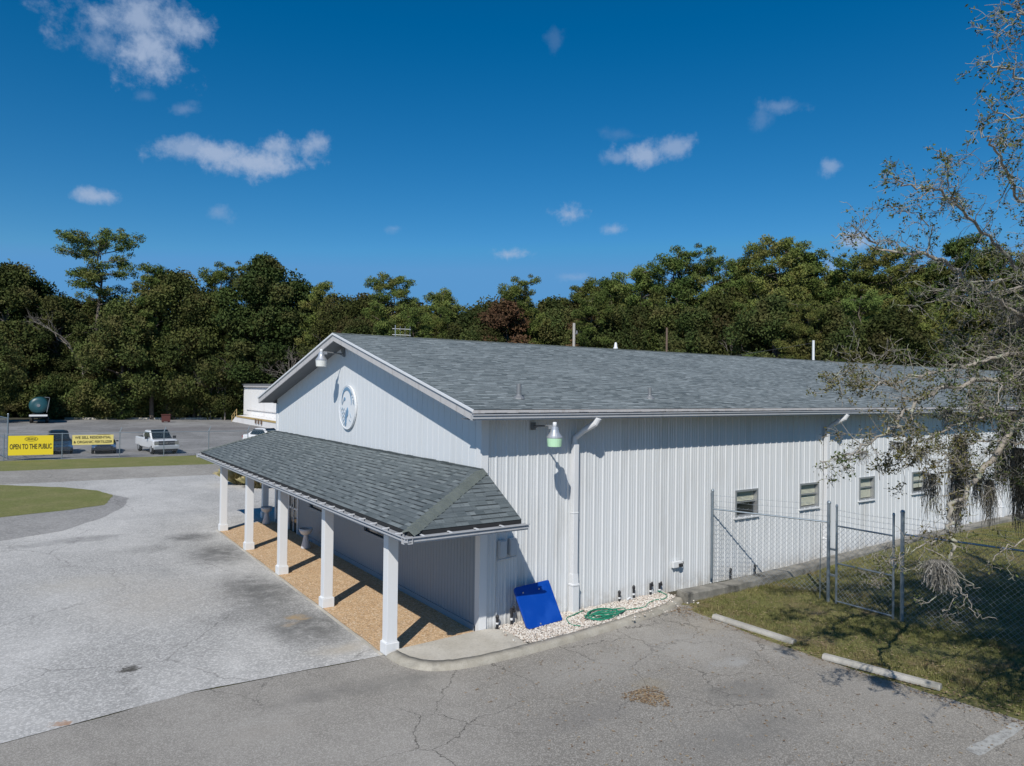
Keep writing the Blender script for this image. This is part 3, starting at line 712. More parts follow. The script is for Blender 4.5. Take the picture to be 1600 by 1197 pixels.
# closing gables at wall plane outside the building width
mb.face([(-.002,PY0+.02,PZ-.2),(-.002,PY0+.02,PZ),(-.002,-.1,PT-.01),(-.002,-.1,PZ-.2)]); mb.face([(-.002,PY1-.02,PZ-.2),(-.002,PY1-.02,PZ),(-.002,W+.1,PT-.01),(-.002,W+.1,PZ-.2)])
mb.build('porch_fascia', fascia_m, bld)
gp_ = [(a*1.35, z*1.05) for a, z in gutter_profile(0)]
mb = MB(); mb.prism([(PX+.018-o_, PZ-.07+z) for (o_, z) in gp_], 'y', PY0-.150, PY1+.150); mb.prism([(PY0+.016-o_, PZ-.072+z) for (o_, z) in gp_], 'x', PX-.148, .12); mb.prism([(PY1-.016+o_, PZ-.072+z) for (o_, z) in gp_], 'x', PX-.148, .12)
pgu = mb.build('porch_gutter', gutter_m, bld)
mb = MB(); mb.box(PX-.078,PX+.01,PY0-.08,PY1+.08,PZ-.15,PZ-.14); mb.box(PX+.02,.1,PY0-.078,PY0+.01,PZ-.15,PZ-.14); mb.box(PX+.010,PX+.018,PY0+.005,PY1-.005,PZ-.139,PZ-.006); mb.box(PX+.019,.0,PY0+.008,PY0+.018,PZ-.139,PZ-.006); mb.build('gutter_trough_shade', gutter_shade_m, pgu)  # near-black trough floors and strips below the shingle edge paint in the gap's shade
y = PY0+.3; hang = None
while y < PY1:
    mb = MB(); mb.box(PX-.135,PX+.015,-.022,.022,PZ-.082,PZ-.066)
    if hang is None: hang = mb.build('gutter_bracket', trim_white, pgu, loc=(0,y,0))
    else:
        c = hang.copy(); COL.objects.link(c); c.parent = pgu; c.location = (0,y,0)
    y += .62
hx = None; x = PX+.25
while x < 0:
    mb = MB()
    if hx is None: mb.box(-.022,.022,PY0-.135,PY0+.015,PZ-.082,PZ-.066); hx = mb.build('gutter_bracket', trim_white, pgu, loc=(x,0,0))
    else:
        c = hx.copy(); COL.objects.link(c); c.parent = pgu; c.location = (x,0,0)
    x += .62
# columns
col0 = None
for i in range(6):
    y = -.02 + 3.883*i; xx = -2.27
    if i == 5: xx, y = -.12, 17.5
    if col0 is None:
        mb = MB(); mb.box(-.12,.12,-.12,.12,.28,PZ-.2); col0 = mb.build('column', trim_white, bld, bevel=.006, loc=(xx,y,0))
        mb = MB(); mb.box(-.155,.155,-.155,.155,.03,.27); mb.prism([(-.155,.27),(.155,.27),(.122,.30),(-.122,.30)], 'y', -.122, .122); mb.build('plinth', trim_white, col0, bevel=.008)
    else:
        c = copy_tree(col0, bld); c.location = (xx, y, 0)

# ------------------------------------------------------------------ things on the building
def security_light(name, loc, rz, length, green, label):
    e = empty(name, loc, rz, label, 'lamp', 'security lights on the building')
    a = MB(); a.box(-.05,.0,-.06,.06,-.09,.09); a.tube([(-.03,0,0),(-length+.08,0,.05)], .022, 8); a.tube([(-.03,0,-.06),(-.22,0,.005)], .012, 6); a.build('arm', lead, e)
    h = MB(); h.lathe([(.045,-.02),(.05,.03),(.085,.03),(.095,-.04),(.11,-.10),(.165,-.18),(.19,-.21),(.19,-.235)][::-1], (-length,0,.0), 20)
    h.box(-length+.0,-length+.18,-.045,.045,-.03,.05); h.build('hood', alum2, e, smooth=False)
    c = MB(); c.lathe([(.0,.14),(.045,.135),(.05,.03)][::-1], (-length,0,0), 14); c.build('photocell', trim_white, e, smooth=True)
    g_ = MB(); g_.lathe([(.135,-.44),(.165,-.43),(.185,-.235)], (-length,0,0), 22); g_.build('lens', green, e, smooth=False)
    return e
alum2 = Mat('spun_aluminium', (.55,.57,.60), .38, .55)
lens_g = Mat('green_lens', (.50,.78,.52), .3); lens_g.b.inputs['Subsurface Weight'].default_value = .0
lens_w = Mat('white_lens', (.72,.73,.70), .3)
security_light('security_light', (1.44,-.035,4.82), math.pi/2, .88, lens_g, 'round security light with a green glass bowl under the side eave')
security_light('security_light', (0,8.72,6.82), 0, .80, lens_w, 'round security light with a white bowl under the gable peak')
mb = MB(); mb.lathe([(.17,-.0),(.17,-.03),(.12,-.045),(.05,-.05)], (0,8.85,7.02), 20, 'x'); tag(mb.build('round_vent', lead), 'small round grey fitting under the gable peak', 'vent')
# emblem: round medallion with raised relief
em = empty('wall_emblem', (-.02,8.28,5.06), 0, 'round white emblem with blue wave and swimmer relief on the gable wall', 'emblem')
emw = Mat('emblem_white', (.74,.76,.78), .5); emb = Mat('emblem_blue', (.16,.28,.42), .5); emg = Mat('emblem_grey', (.32,.40,.48), .5)
mb = MB(); mb.lathe([(.0,-.05),(.715,-.05),(.725,-.04),(.725,0)], (0,0,0), 48, 'x'); mb.build('disc', emw, em)
def ring(mb, r0, r1, d0, d1, a0, a1, seg, cy=0, cz=0):
    for k in range(seg):
        t0, t1 = a0+(a1-a0)*k/seg, a0+(a1-a0)*(k+1)/seg
        def P(r, t, d): return (d, cy+r*math.cos(t), cz+r*math.sin(t))
        def rr(t): return r0+(r1-r0)*1.
        mb.quad(P(r1,t0,d1),P(r1,t1,d1),P(r0,t1,d1),P(r0,t0,d1)); mb.quad(P(r0,t0,d0),P(r0,t0,d1),P(r0,t1,d1),P(r0,t1,d0)); mb.quad(P(r1,t0,d1),P(r1,t0,d0),P(r1,t1,d0),P(r1,t1,d1))
mb = MB(); ring(mb, .70, .725, -.05, -.06, 0, 2*math.pi, 48); mb.build('rim', emw, em)
# blue wave crest (crescent)
mb = MB(); K = 18
for k in range(K):
    def C_(t, inner): 
        r = .40 if inner else .40+.10*math.sin(math.pi*t)
        an = R(-10)+R(200)*t; return (-.066, .02+r*math.cos(an), .14+r*math.sin(an)*1.05)
    t0, t1 = k/K, (k+1)/K
    a, b, c, d_ = C_(t0,0), C_(t1,0), C_(t1,1), C_(t0,1)
    mb.face([a,b,c,d_]); mb.face([(-.05,a[1],a[2]),(-.05,b[1],b[2]),b,a])
mb.build('wave_crest', emb, em)
mb = MB()
def stroke(mb, pts, w_, d=-.064):
    new = mb is None
    if new: mb = MB()
    for (a, b) in zip(pts, pts[1:]):
        a, b = Vector((0,a[0],a[1])), Vector((0,b[0],b[1])); t = (b-a).normalized(); n_ = t.cross(Vector((1,0,0)))*w_/2
        q = [a-n_, b-n_, b+n_, a+n_]; mb.face([(d,p.y,p.z) for p in q]); 
        for i in range(4):
            p0, p1 = q[i], q[(i+1)%4]; mb.face([(-.05,p0.y,p0.z),(-.05,p1.y,p1.z),(d,p1.y,p1.z),(d,p0.y,p0.z)])
    if new: mb.build('relief_line', emg, em)
for j in range(5):
    y0 = .52-.05*j; z0 = -.02-.12*j
    stroke(None, [(y0,z0),(y0-.09,z0-.10),(y0-.17,z0),(y0-.26,z0-.10),(y0-.32,z0-.02)], .028)
stroke(None, [(.42,.08),(.30,.2),(.2,.3)], .05); stroke(None, [(.1,-.1),(.0,-.2),(.1,-.3)], .03); stroke(None, [(-.3,-.2),(-.38,-.32)], .03); stroke(None, [(-.22,-.4),(-.34,-.46)], .03)

mb = MB()
fig = [(.02,-.12),(-.08,.0),(-.14,-.12),(-.12,-.26),(-.02,-.34),(.03,-.60),(.12,-.62),(.10,-.38),(.12,-.26)]
mb.face([(-.07,y,z) for y, z in fig]); n = len(fig)
for i in range(n):
    a, b = fig[i], fig[(i+1)%n]; mb.face([(-.05,*a),(-.05,*b),(-.07,*b),(-.07,*a)])
mb.lathe([(.06,-.072),(.06,-.05)], (0,.18,.27), 14, 'x')
mb.build('figure', emb, em)
mb = MB()
for k in range(11):
    an = R(62)+R(108)*k/10; c = (.595*math.cos(an), .595*math.sin(an)); t = (-math.sin(an), math.cos(an)); nn = (math.cos(an), math.sin(an)); s_ = .045
    q = [(c[0]+t[0]*a*s_*.7+nn[0]*b*s_, c[1]+t[1]*a*s_*.7+nn[1]*b*s_) for a, b in ((-1,-1),(1,-1),(1,1),(-1,1))]
    stroke(mb, [q[0], q[3], q[2]] if k % 3 else [q[0], q[3], q[1], q[2]], .02)
mb.build('lettering', emg, em)

# electrical boxes in porch shade
el = empty('meter_boxes', (.4,-.03,0), 0, 'pair of pale electrical boxes with conduit beside the front corner', 'electrical box')
boxp = painted('box_paint', (.50,.53,.56), (.3,.3,.3), .3)
for x0, z0 in ((.06,1.74),(.36,1.76)):
    mb = MB(); mb.box(x0,x0+.2,-.11,0,z0,z0+.40); b_ = mb.build('box', boxp, el, bevel=.006); mb = MB(); mb.box(x0+.015,x0+.185,-.118,-.112,z0+.02,z0+.38); mb.build('lid', boxp, b_)
mb = MB(); mb.tube([(.02,-.06,1.68),(.55,-.06,1.72)], .022, 8); mb.tube([(.14,-.06,1.70),(.14,-.06,1.76)], .018, 8); mb.tube([(.44,-.06,1.70),(.44,-.06,1.77)], .018, 8); mb.tube([(.02,-.06,1.68),(.02,-.05,.55),(.02,-.03,.12)], .014, 8); mb.build('conduit', boxp, el)
# outdoor outlet with cover
el = empty('outlet_box', (6.33,-.03,.74), 0, 'small white outlet box with open cover low on the side wall', 'electrical box')
mb = MB(); mb.box(0,.34,-.09,0,0,.17); mb.build('cover', trim_white, el, bevel=.01); mb = MB(); mb.box(.20,.33,-.14,-.09,.02,.11); mb.tube([(.25,-.12,.04),(.32,-.15,.12),(.36,-.1,.15)], .015, 6); mb.build('plug', black_m, el)
# stub pipes
def stub(x, y, h, label, bent=False, white=True):
    e = empty('stub_pipe', (x,y,.10), 0, label, 'pipe', 'capped stub pipes rising from the gravel')
    mb = MB(); mb.tube([(0,0,-.02),(0,0,h*.35)], .030, 10); mb.tube([(0,0,h*.45),(0,0,h)], .034, 10)
    if bent: mb.tube([(0,0,h*.9),(.06,0,h*1.05),(.08,0,h*.75)], .028, 8)
    else: mb.lathe([(.042,h*.8),(.042,h*.95),(.02,h*1.05)], (0,0,0), 10)
    mb.build('pipe', black_m, e)
    if white: mb = MB(); mb.lathe([(.036,h*.34),(.036,h*.47)], (0,0,0), 10); mb.build('collar', trim_white, e)
stub(.42,-.12,.30,'short black stub pipe nearest the front corner trim'); stub(.80,-.16,.42,'tall black stub pipe with a grey hooked top beside the blue panel', True)
stub(4.30,-.10,.30,'leftmost black stub pipe of the four right of the hose'); stub(4.82,-.10,.36,'black stub pipe with white fitting lying at its foot')
stub(5.45,-.10,.34,'black stub pipe with white upper side, third of four along the gravel', True); stub(5.80,-.10,.30,'rightmost stub pipe with white bent top near the concrete ledge', True)
mb = MB(); mb.tube([(0,0,.02),(.12,.03,.06),(.2,.02,.02)], .025, 8); o = mb.build('pipe_fitting', trim_white, loc=(4.52,-.16,.12)); tag(o, 'small white pipe fitting lying on the gravel among stub pipes', 'pipe')
for i, (x, h) in enumerate(((8.75,.33),(9.9,.3))):
    stub(x, -.14, h, ('thin black stub pipe at the wall behind the fence, nearer the wall post','black stub pipe at the wall behind the fence, farther from the wall post')[i], False, False)

# blue panel leaning
bp = empty('blue_panel', (.90,-.66,.12), 0, 'large blue plastic board leaning against the wall beside the porch corner', 'board')
P0 = Vector((1.0,-.62,.13)); 
A = Vector((0,0,0)); xd = Vector((1.10,.10,.02)).normalized(); ud = Vector((-.18,.42,.98)).normalized(); ud = (ud - xd*ud.dot(xd)*.15).normalized(); nd = xd.cross(ud).normalized()
mb = MB(); Wp, Hp, rc = 1.12, 1.0, .10; outl = []
for (cx_, cy_, a0) in ((rc,rc,180),(Wp-.04,.04,270),(Wp-.04,Hp-.04,0),(rc,Hp-rc,90)):
    r_ = rc if cx_ == rc else .04
    for k in range(5): an = R(a0+90*k/4); outl.append((cx_+r_*math.cos(an), cy_+r_*math.sin(an)))
def PP(p, t): q = xd*p[0]+ud*p[1]+nd*t; return (q.x,q.y,q.z)
n = len(outl); mb.v += [PP(p,.03) for p in outl]+[PP(p,-.02) for p in outl]; mb.f += [tuple(range(n)), tuple(range(2*n-1,n-1,-1))]; mb.mi += [0,0]
for i in range(n): j = (i+1)%n; mb.f.append((i,n+i,n+j,j)); mb.mi.append(0)
mb.build('board', blue_m, bp, bevel=.012)
for (px, py) in ((.22,.84),(.72,.84),(.42,.06)):
    mb = MB(); c = Vector(PP((px,py),.035)); mb.lathe([(.018,-.01),(.018,.012)], tuple(c), 10, 'y'); mb.build('bolt', alum, bp)
# hose
mb = MB(); pts = []
for k in range(150):
    t = k/150; an = 2*math.pi*7.5*t; rr = .30+.05*math.sin(9*t*6.28)
    ph = 7.5*t; pts.append((2.98+.16*math.sin(ph*2.1)+(.30+.07*math.sin(ph*1.3))*math.cos(an)*(rr/.3)+random.uniform(-.01,.01)+.42*max(0,math.cos(an))*(.6+.4*math.sin(ph*3.3)), -.80+.09*math.cos(ph*1.7)+(.20+.05*math.cos(ph*2.7))*math.sin(an)*(rr/.3), .15+.05*t+.02*math.sin(an*1.7)))
pts2 = curve([(2.9,-.3,.17),(2.45,-.42,.15),(2.2,-.5,.14),(2.05,-.75,.14),(2.0,-.95,.14),(2.1,-1.15,.15)], 5)
pts3 = curve([(3.5,-.8,.16),(4.1,-.83,.15),(4.5,-.85,.14),(4.8,-.66,.14),(5.2,-.55,.14),(5.45,-.62,.15),(5.75,-.42,.15),(5.82,-.2,.15),(5.72,-.1,.20)], 5)
mb.tube(pts, .013, 6); mb.tube(pts2, .013, 6); mb.tube(pts3, .013, 6)
tag(mb.build('garden_hose', hose_m, smooth=True), 'green garden hose coiled on the white gravel by the downspout', 'hose')
# pedestals on the porch
def pedestal(x, y, label):
    e = empty('pedestal_planter', (x,y,.035), 0, label, 'planter', 'white pedestal planters on the porch')
    mb = MB(); mb.lathe([(.16,0),(.165,.04),(.10,.30),(.075,.44),(.09,.47)], (0,0,0), 20); mb.build('stem', porcelain, e, smooth=True)
    mb = MB(); mb.lathe([(.09,.47),(.17,.52),(.225,.62),(.235,.70),(.21,.70),(.19,.64),(.08,.60)], (0,0,0), 20); b_ = mb.build('bowl', porcelain, e, smooth=True)
    mb = MB(); mb.lathe([(.0,.655),(.18,.65)][::-1], (0,0,0), 20); mb.build('soil', dark_m, b_)
pedestal(-.55,10.75,'white pedestal bowl standing right of the porch door'); pedestal(-.45,16.05,'white pedestal bowl at the far end of the porch')
# antenna on far roof slope and poles
an = empty('roof_antenna', (4.0,13.4,6.1), 0, 'small metal antenna rising behind the roof ridge near the gable', 'antenna')
mb = MB(); mb.tube([(0,0,0),(0,0,2.25)], .02, 8); mb.build('mast', alum, an)
for z in (1.85,2.1):
    mb = MB(); mb.tube([(-.1,.08,z),(.55,-.35,z-.02)], .012, 6)
    for k in range(4): mb.tube([(.0+.17*k,.0-.115*k,z-.10),(.0+.17*k,.0-.115*k,z+.10)], .008, 5)
    mb.build('antenna_boom', alum, an)

# ------------------------------------------------------------------ retaining curb along wall (rough concrete ledge)
mb = MB(); xs = [5.98+i*.5 for i in range(46)]; prev = None; rngs = random.Random(3)
for i, x in enumerate(xs):
    zt = max(.21+.007*(x-6), .29-.03*(x-6))+rngs.uniform(-.008,.008); yo = -.97+.030*min(x-6,14)+rngs.uniform(-.02,.02)
    mb.v += [(x,yo,-.1),(x,yo+.01,zt-.03),(x,yo+.03,zt),(x,yo+.40,zt+.01),(x,yo+.42,-.1)]
for i in range(len(xs)-1):
    for k in range(4): a = i*5+k; mb.f.append((a,a+5,a+6,a+1)); mb.mi.append(0)
mb.f.append((0,1,2,3,4)); mb.mi.append(0); e = (len(xs)-1)*5; mb.f.append((e+4,e+3,e+2,e+1,e)); mb.mi.append(0)
fl = MB(); fl.quad((6.0,-.62,.06),(28.5,-.2,.12),(28.5,-.02,.12),(6.0,-.02,.06)); fl.quad((5.98,-.62,0),(6.0,-.62,.06),(6.0,-.02,.06),(5.98,-.02,0)); fl.build('dirt_strip', dirt_m)['kind'] = 'structure'
o = mb.build('concrete_ledge', retain_m); tag(o, 'low stained concrete ledge running along the foot of the side wall', 'ledge')
# wheel stops
def wheelstop(a, b, label):
    a, b = Vector((a[0],a[1],0)), Vector((b[0],b[1],0)); L = (b-a).length; e = (a+b)/2
    mb = MB(); p = [(-.095,0),(-.095,.05),(-.06,.11),(.06,.11),(.095,.05),(.095,0)]; mb.prism(p, 'x', -L/2, L/2)
    o = mb.build('wheel_stop', stop_m, bevel=.012, loc=(e.x,e.y,.012)); o.rotation_euler = (0,0,math.atan2((b-a).y,(b-a).x)); tag(o, label, 'wheel stop', 'concrete wheel stops at the lawn edge')
wheelstop((5.62,-2.15),(5.68,-4.40),'concrete wheel stop nearer the building along the lawn edge'); wheelstop((5.45,-5.25),(5.88,-7.45),'concrete wheel stop farther right under the tree shadow')

# ------------------------------------------------------------------ lawn mound by ledge: slight rise of turf
def lawn_h(x, y): 
    t = max(0., min(1., (x-9.5)/8.)); return .02 + .20*t*t*(3-2*t)
mb = MB(); nx, ny = 60, 26; X0, X1 = 6.0, 90.
poly_x = lambda v: 5.62 + (X1-5.62)*(v**2.2)
for j in range(ny+1):
    for i in range(nx+1):
        y = -1.0 - 39*(j/ny)**1.7 if True else 0
        if j == 0: y = -.45
        xe = 6.05 if y > -1.4 else (5.55 if y > -5 else 5.55+max(0,(-y-5))*.14 if y > -11 else 6.4+(-y-11)*.27)
        x = xe + (X1-xe)*(i/nx)**2.2
        mb.v.append((x, y, lawn_h(x,y)+ (0 if i else -.02) + .012*math.sin(x*2.1+y*1.3)+random.uniform(-.004,.004)))
for j in range(ny):
    for i in range(nx):
        a = j*(nx+1)+i; mb.f.append((a,a+nx+1,a+nx+2,a+1)); mb.mi.append(0)
mb.build('lawn', ground_m, smooth=True)['kind'] = 'structure'
# grass blades
N = 150000
u_ = rng.random(N); x = 5.6 + 22*u_**1.5; y = -.85 - 12.5*rng.random(N)**1.1
edge = np.where(y > -1.4, 6.15+rng.random(N)*.25, np.where(y > -5, 5.60, 5.60+np.maximum(0,-y-5)*.13)) + rng.normal(0,.06,N)
k = x > edge; x, y = x[k], y[k]; N = len(x)
patch = np.sin(x*1.7+1)*np.sin(y*2.3)+np.sin(x*4.1+y*3.3)*.5
k = (patch > -.75) | (rng.random(N) < .35); x, y, patch = x[k], y[k], patch[k]; N = len(x)
h = rng.uniform(.025,.085,N); wd = rng.uniform(.006,.012,N)*(1+(x-6)*.03); a = rng.uniform(0,6.28,N); lean = rng.normal(0,.03,(N,2))
t = np.clip((x-9.5)/8,0,1); z0 = .02+.20*t*t*(3-2*t)
P0 = np.stack([x-np.cos(a)*wd, y-np.sin(a)*wd, z0-.01],1); P1 = np.stack([x+np.cos(a)*wd, y+np.sin(a)*wd, z0-.01],1); P2 = np.stack([x+lean[:,0], y+lean[:,1], z0+h],1)
V = np.empty((N*3,3)); V[0::3]=P0; V[1::3]=P1; V[2::3]=P2
tag(link('grass', npmesh('grass', V, np.arange(N*3).reshape(-1,3), [blade_m], np.clip(rng.random(N)**1.5*(1-.2*patch),0,1), 3)), kind='stuff')
# fallen leaves
def leaf_quads(x, y, z, s):
    N = len(x); a = rng.uniform(0,6.28,N); tl = rng.normal(0,.3,(N,2))
    c, sn = np.cos(a)*s, np.sin(a)*s; V = np.empty((N*4,3))
    for k_, (p, q) in enumerate(((-1,-.5),(1,-.5),(1,.5),(-1,.5))):
        dx = c*p-sn*q; dy = sn*p+c*q; V[k_::4] = np.stack([x+dx, y+dy, z+np.abs(dx*tl[:,0]+dy*tl[:,1])+.003],1)
    return V
xs = []; ys = []; zs = []
N = 5200; x = 5.3+12*rng.random(N)**1.6; y = -1.-11*rng.random(N); tt = np.clip((x-9.5)/8,0,1); xs.append(x); ys.append(y); zs.append(np.where(x > 5.7, .05+.2*tt*tt*(3-2*tt), .022))
c_ = gnd(1012,1090); N = 520; aa = rng.uniform(0,6.28,N); rr = rng.random(N)**.6*(1+.25*np.sin(aa*3)); xs.append(c_.x+np.cos(aa)*rr*.42); ys.append(c_.y+np.sin(aa)*rr*.40); zs.append(np.full(N,.022))
N = 260; x = 5.5+rng.normal(0,.35,N); y = -1.35+rng.normal(0,.28,N); xs.append(x); ys.append(y); zs.append(np.full(N,.024))
N = 420; x = 5.75+rng.normal(0,.28,N); y = rng.uniform(-9.5,-2,N); xs.append(x); ys.append(y); zs.append(np.full(N,.03))
N = 700; x = rng.uniform(-2,5.6,N); y = -2-9*rng.random(N); xs.append(x); ys.append(y); zs.append(np.full(N,.020))
x, y, z = map(np.concatenate, (xs, ys, zs)); N = len(x)
tag(link('fallen_leaves', npmesh('fallen_leaves', leaf_quads(x, y, z, rng.uniform(.012,.026,N)), np.arange(N*4).reshape(-1,4), [litter_m], rng.random(N), 4)), kind='stuff')

# ------------------------------------------------------------------ chain-link fences
def chainmesh(A, B, z0, z1, cell=.075, r=.0016):
    """diamond mesh in the vertical plane A-B, thin triangular wires"""
    A, B = Vector((*A[:2],0)), Vector((*B[:2],0)); L = (B-A).length; d = (B-A)/L; H = z1-z0
    nrm = Vector((-d.y, d.x, 0)); V = []; Fc = []; cell = cell*math.sqrt(2)
    off = -H
    def clip(s0, t0, s1, t1):
        # clip in s to 0..L
        if s1 < s0: s0, t0, s1, t1 = s1, t1, s0, t0
        if s1 <= 0 or s0 >= L: return None
        if s0 < 0: t0 = t0+(t1-t0)*(0-s0)/(s1-s0); s0 = 0
        if s1 > L: t1 = t0+(t1-t0)*(L-s0)/(s1-s0); s1 = L
        return s0, t0, s1, t1
    segs = []
    while off < L+H:
        segs.append(clip(off, 0, off+H, H)); segs.append(clip(off, H, off+H, 0)); off += cell
    for k_, sg in enumerate(s for s in segs if s):
        s0, t0, s1, t1 = sg; p = A+d*s0+Vector((0,0,z0+t0)); q = A+d*s1+Vector((0,0,z0+t1)); t_ = (q-p).normalized(); up = nrm.cross(t_)
        off_ = nrm*(.002 if k_ % 2 else -.002)
        b = len(V)
        for P in (p, q):
            for an in (0, 2.094, 4.188): V.append(tuple(P+off_+(nrm*math.cos(an)+up*math.sin(an))*r))
        for i in range(3): j = (i+1) % 3; Fc.append((b+i,b+j,b+3+j,b+3+i))
    return V, Fc
def mesh_part(A, B, z0, z1, parent, cell=.06, r=.0023, mat=None):
    V, Fc = chainmesh(A, B, z0, z1, cell, r); me = npmesh('chain_link', np.array(V), np.array(Fc), [mat or wire_m]); return link('chain_link', me, parent)
def post(parent, x, y, h, r=.038, z=0, name='post'):
    mb = MB(); mb.tube([(x,y,z),(x,y,z+h)], r, 12); mb.lathe([(r*1.15,h-.02),(r*1.2,h+.01),(r*.9,h+.05),(r*.3,h+.065)], (x,y,z), 12); 
    for zz in (.35,.8,1.3,1.8,2.2): 
        if zz < h: mb.lathe([(r*1.12,zz),(r*1.12,zz+.03)], (x,y,z), 12)
    return mb.build(name, galv, parent)
def rail(parent, A, B, r=.024, name='rail'):
    mb = MB(); mb.tube([A, B], r, 10); return mb.build(name, galv, parent)
def barbed(parent, A, B, zs):
    mb = MB(); A, B = Vector(A), Vector(B); L = (B-A).length; d = (B-A)/L
    for z in zs:
        n_ = 8; pts = [A+d*L*i/n_+Vector((0,0,z-.02*math.sin(math.pi*i/n_))) for i in range(n_+1)]; mb.tube(pts, .003, 4)
        s_ = .1
        while s_ < L:
            p = A+d*s_+Vector((0,0,z)); mb.tube([p+Vector((random.uniform(-.02,.02),random.uniform(-.02,.02),-.025)), p+Vector((random.uniform(-.02,.02),random.uniform(-.02,.02),.025))], .0025, 3, cap=False); s_ += .13
    mb.build('barbed_wire', wire_m, parent)
FA = (7.93,-.12); FB = (9.38,-2.90); GA = (9.40,-3.12); GB = (9.40,-4.66); FC = (9.44,-4.86); FD = (10.05,-8.1); FE = (11.2,-14.5); FF = (13,-22)
f1 = empty('chain_link_fence', (*FA,0), 0, 'short galvanised chain link panel between the side wall and the gate', 'fence', 'chain link fencing beside the building')
def rel(e): return Vector(e.location)
def fparts(root, fn):
    before = set(bpy.data.objects); fn(); 
    for o in set(bpy.data.objects)-before:
        if o.parent == root: o.location = Vector(o.location)-Vector(root.location)
RZ = 2.2
def _f():
    post(f1, *FA, 2.55, .040, .25); post(f1, *FB, 2.72, .045)
    rail(f1, (FA[0],FA[1],2.28), (FB[0],FB[1],RZ)); mesh_part(FA, FB, .28, RZ, f1, .095, .0034); barbed(f1, (*FA,0), (*FB,0), (2.36,2.52,2.68))
    rail(f1, (FB[0]-.10,FB[1]+.18,.1), (FB[0]-.10,FB[1]+.18,2.15), .012, 'tension_bar')
fparts(f1, _f)
gt = empty('fence_gate', (*GA,0), 0, 'narrow galvanised chain link gate with barbed wire above and a middle rail', 'gate')
def _f():
    post(gt, *GA, 2.62, .030, .03); post(gt, *GB, 2.62, .030, .03)
    for z in (.10,1.12,2.13): rail(gt, (*GA,z), (*GB,z), .022)
    mesh_part(GA, GB, .1, 2.13, gt, .095, .0036); barbed(gt, (*GA,0), (*GB,0), (2.28,2.42,2.56))
    mb = MB(); mb.box(GB[0]-.06,GB[0]+.06,GB[1]-.16,GB[1]+.05,1.42,1.48); mb.box(GB[0]-.05,GB[0]+.05,GB[1]-.05,GB[1]+.05,1.32,1.60); mb.build('latch', galv, gt)
    for z in (.75,1.45): 
        mb = MB(); mb.box(GA[0]-.03,GA[0]+.03,GA[1]-.02,GA[1]+.22,z,z+.05); mb.build('hinge', galv, gt)
fparts(gt, _f)
f2 = empty('chain_link_fence', (*FC,0), 0, 'long galvanised chain link fence running right from the gate under the tree', 'fence', 'chain link fencing beside the building')
def _f():
    post(f2, *FC, 2.75, .048)
    prev = FC
    for i, P in enumerate((FD, FE, FF)):
        n_ = (1,2,3)[i]
        for k_ in range(n_):
            q = (FC if k_ == 0 and i == 0 else None)
        A_ = prev; B_ = P
        for k_ in range(1, n_+1):
            xx, yy = A_[0]+(B_[0]-A_[0])*k_/n_, A_[1]+(B_[1]-A_[1])*k_/n_; post(f2, xx, yy, 2.6, .032)
        rail(f2, (*A_,RZ), (*B_,RZ)); mesh_part(A_, B_, .05, RZ, f2, .095, .0036); barbed(f2, (*A_,0), (*B_,0), (2.34,2.48,2.62)); prev = P
fparts(f2, _f)
# far fence at y~50
ff = empty('chain_link_fence', (-9.9,50.5,0), 0, 'long grey chain link fence across the far side of the road', 'fence', 'chain link fencing across the road')
def fy(x): return 50.5 + (x+9.9)*(-.115)
def fpx(u, v=700):
    r_ = ray(u, v); t = (50.5-.115*(CAM.x+9.9)-CAM.y)/(r_.y+.115*r_.x); return CAM+r_*t
def _f():
    xs_ = [fpx(q).x for q in (6,97,187,256,326,387,445,500,560)]
    for i, x in enumerate(xs_):
        h = 2.0; mb = MB(); mb.tube([(x,fy(x),0),(x,fy(x),h)] + ([(x+.14,fy(x),h+.35)] if i > 1 else []), .035, 8); mb.build('post', galv, ff)
    rail(ff, (xs_[0],fy(xs_[0]),1.95), (xs_[-1],fy(xs_[-1]),1.95), .024)
    mesh_part((xs_[0],fy(xs_[0])), (xs_[-1],fy(xs_[-1])), .05, 1.95, ff, .11, .0022)
fparts(ff, _f)
# open gate leaf at far left
gl = empty('fence_gate', (-9.95,52.0,0), 0, 'tall open chain link gate leaf swung back at the left edge behind the yellow banner', 'gate')
def _f():
    p, q = (-9.75,51.5), (-11.4,62.0)
    post(gl, *p, 3.4, .05); post(gl, *q, 3.2, .04)
    for z in (.15,1.6,3.1): rail(gl, (*p,z), (*q,z), .025)
    mesh_part(p, q, .15, 3.1, gl, .14, .0035)
fparts(gl, _f)

# ------------------------------------------------------------------ banners
def text_part(body, size, parent, loc, mat, bold=.0, sx=1., name='lettering', ext=.004):
    cu = bpy.data.curves.new('t', 'FONT'); cu.body = body; cu.size = size; cu.align_x = 'CENTER'; cu.align_y = 'CENTER'; cu.extrude = ext; cu.offset = bold; cu.space_line = 1.0
    ob = bpy.data.objects.new('t', cu); COL.objects.link(ob); bpy.context.view_layer.update()
    me = bpy.data.meshes.new_from_object(ob.evaluated_get(bpy.context.evaluated_depsgraph_get())); bpy.data.objects.remove(ob)
    me.materials.clear(); me.materials.append(mat.m)
    o = link(name, me, parent, loc); o.rotation_euler = (R(90),0,0); o.scale = (sx,1,1); return o
ANG = math.atan(-.115)
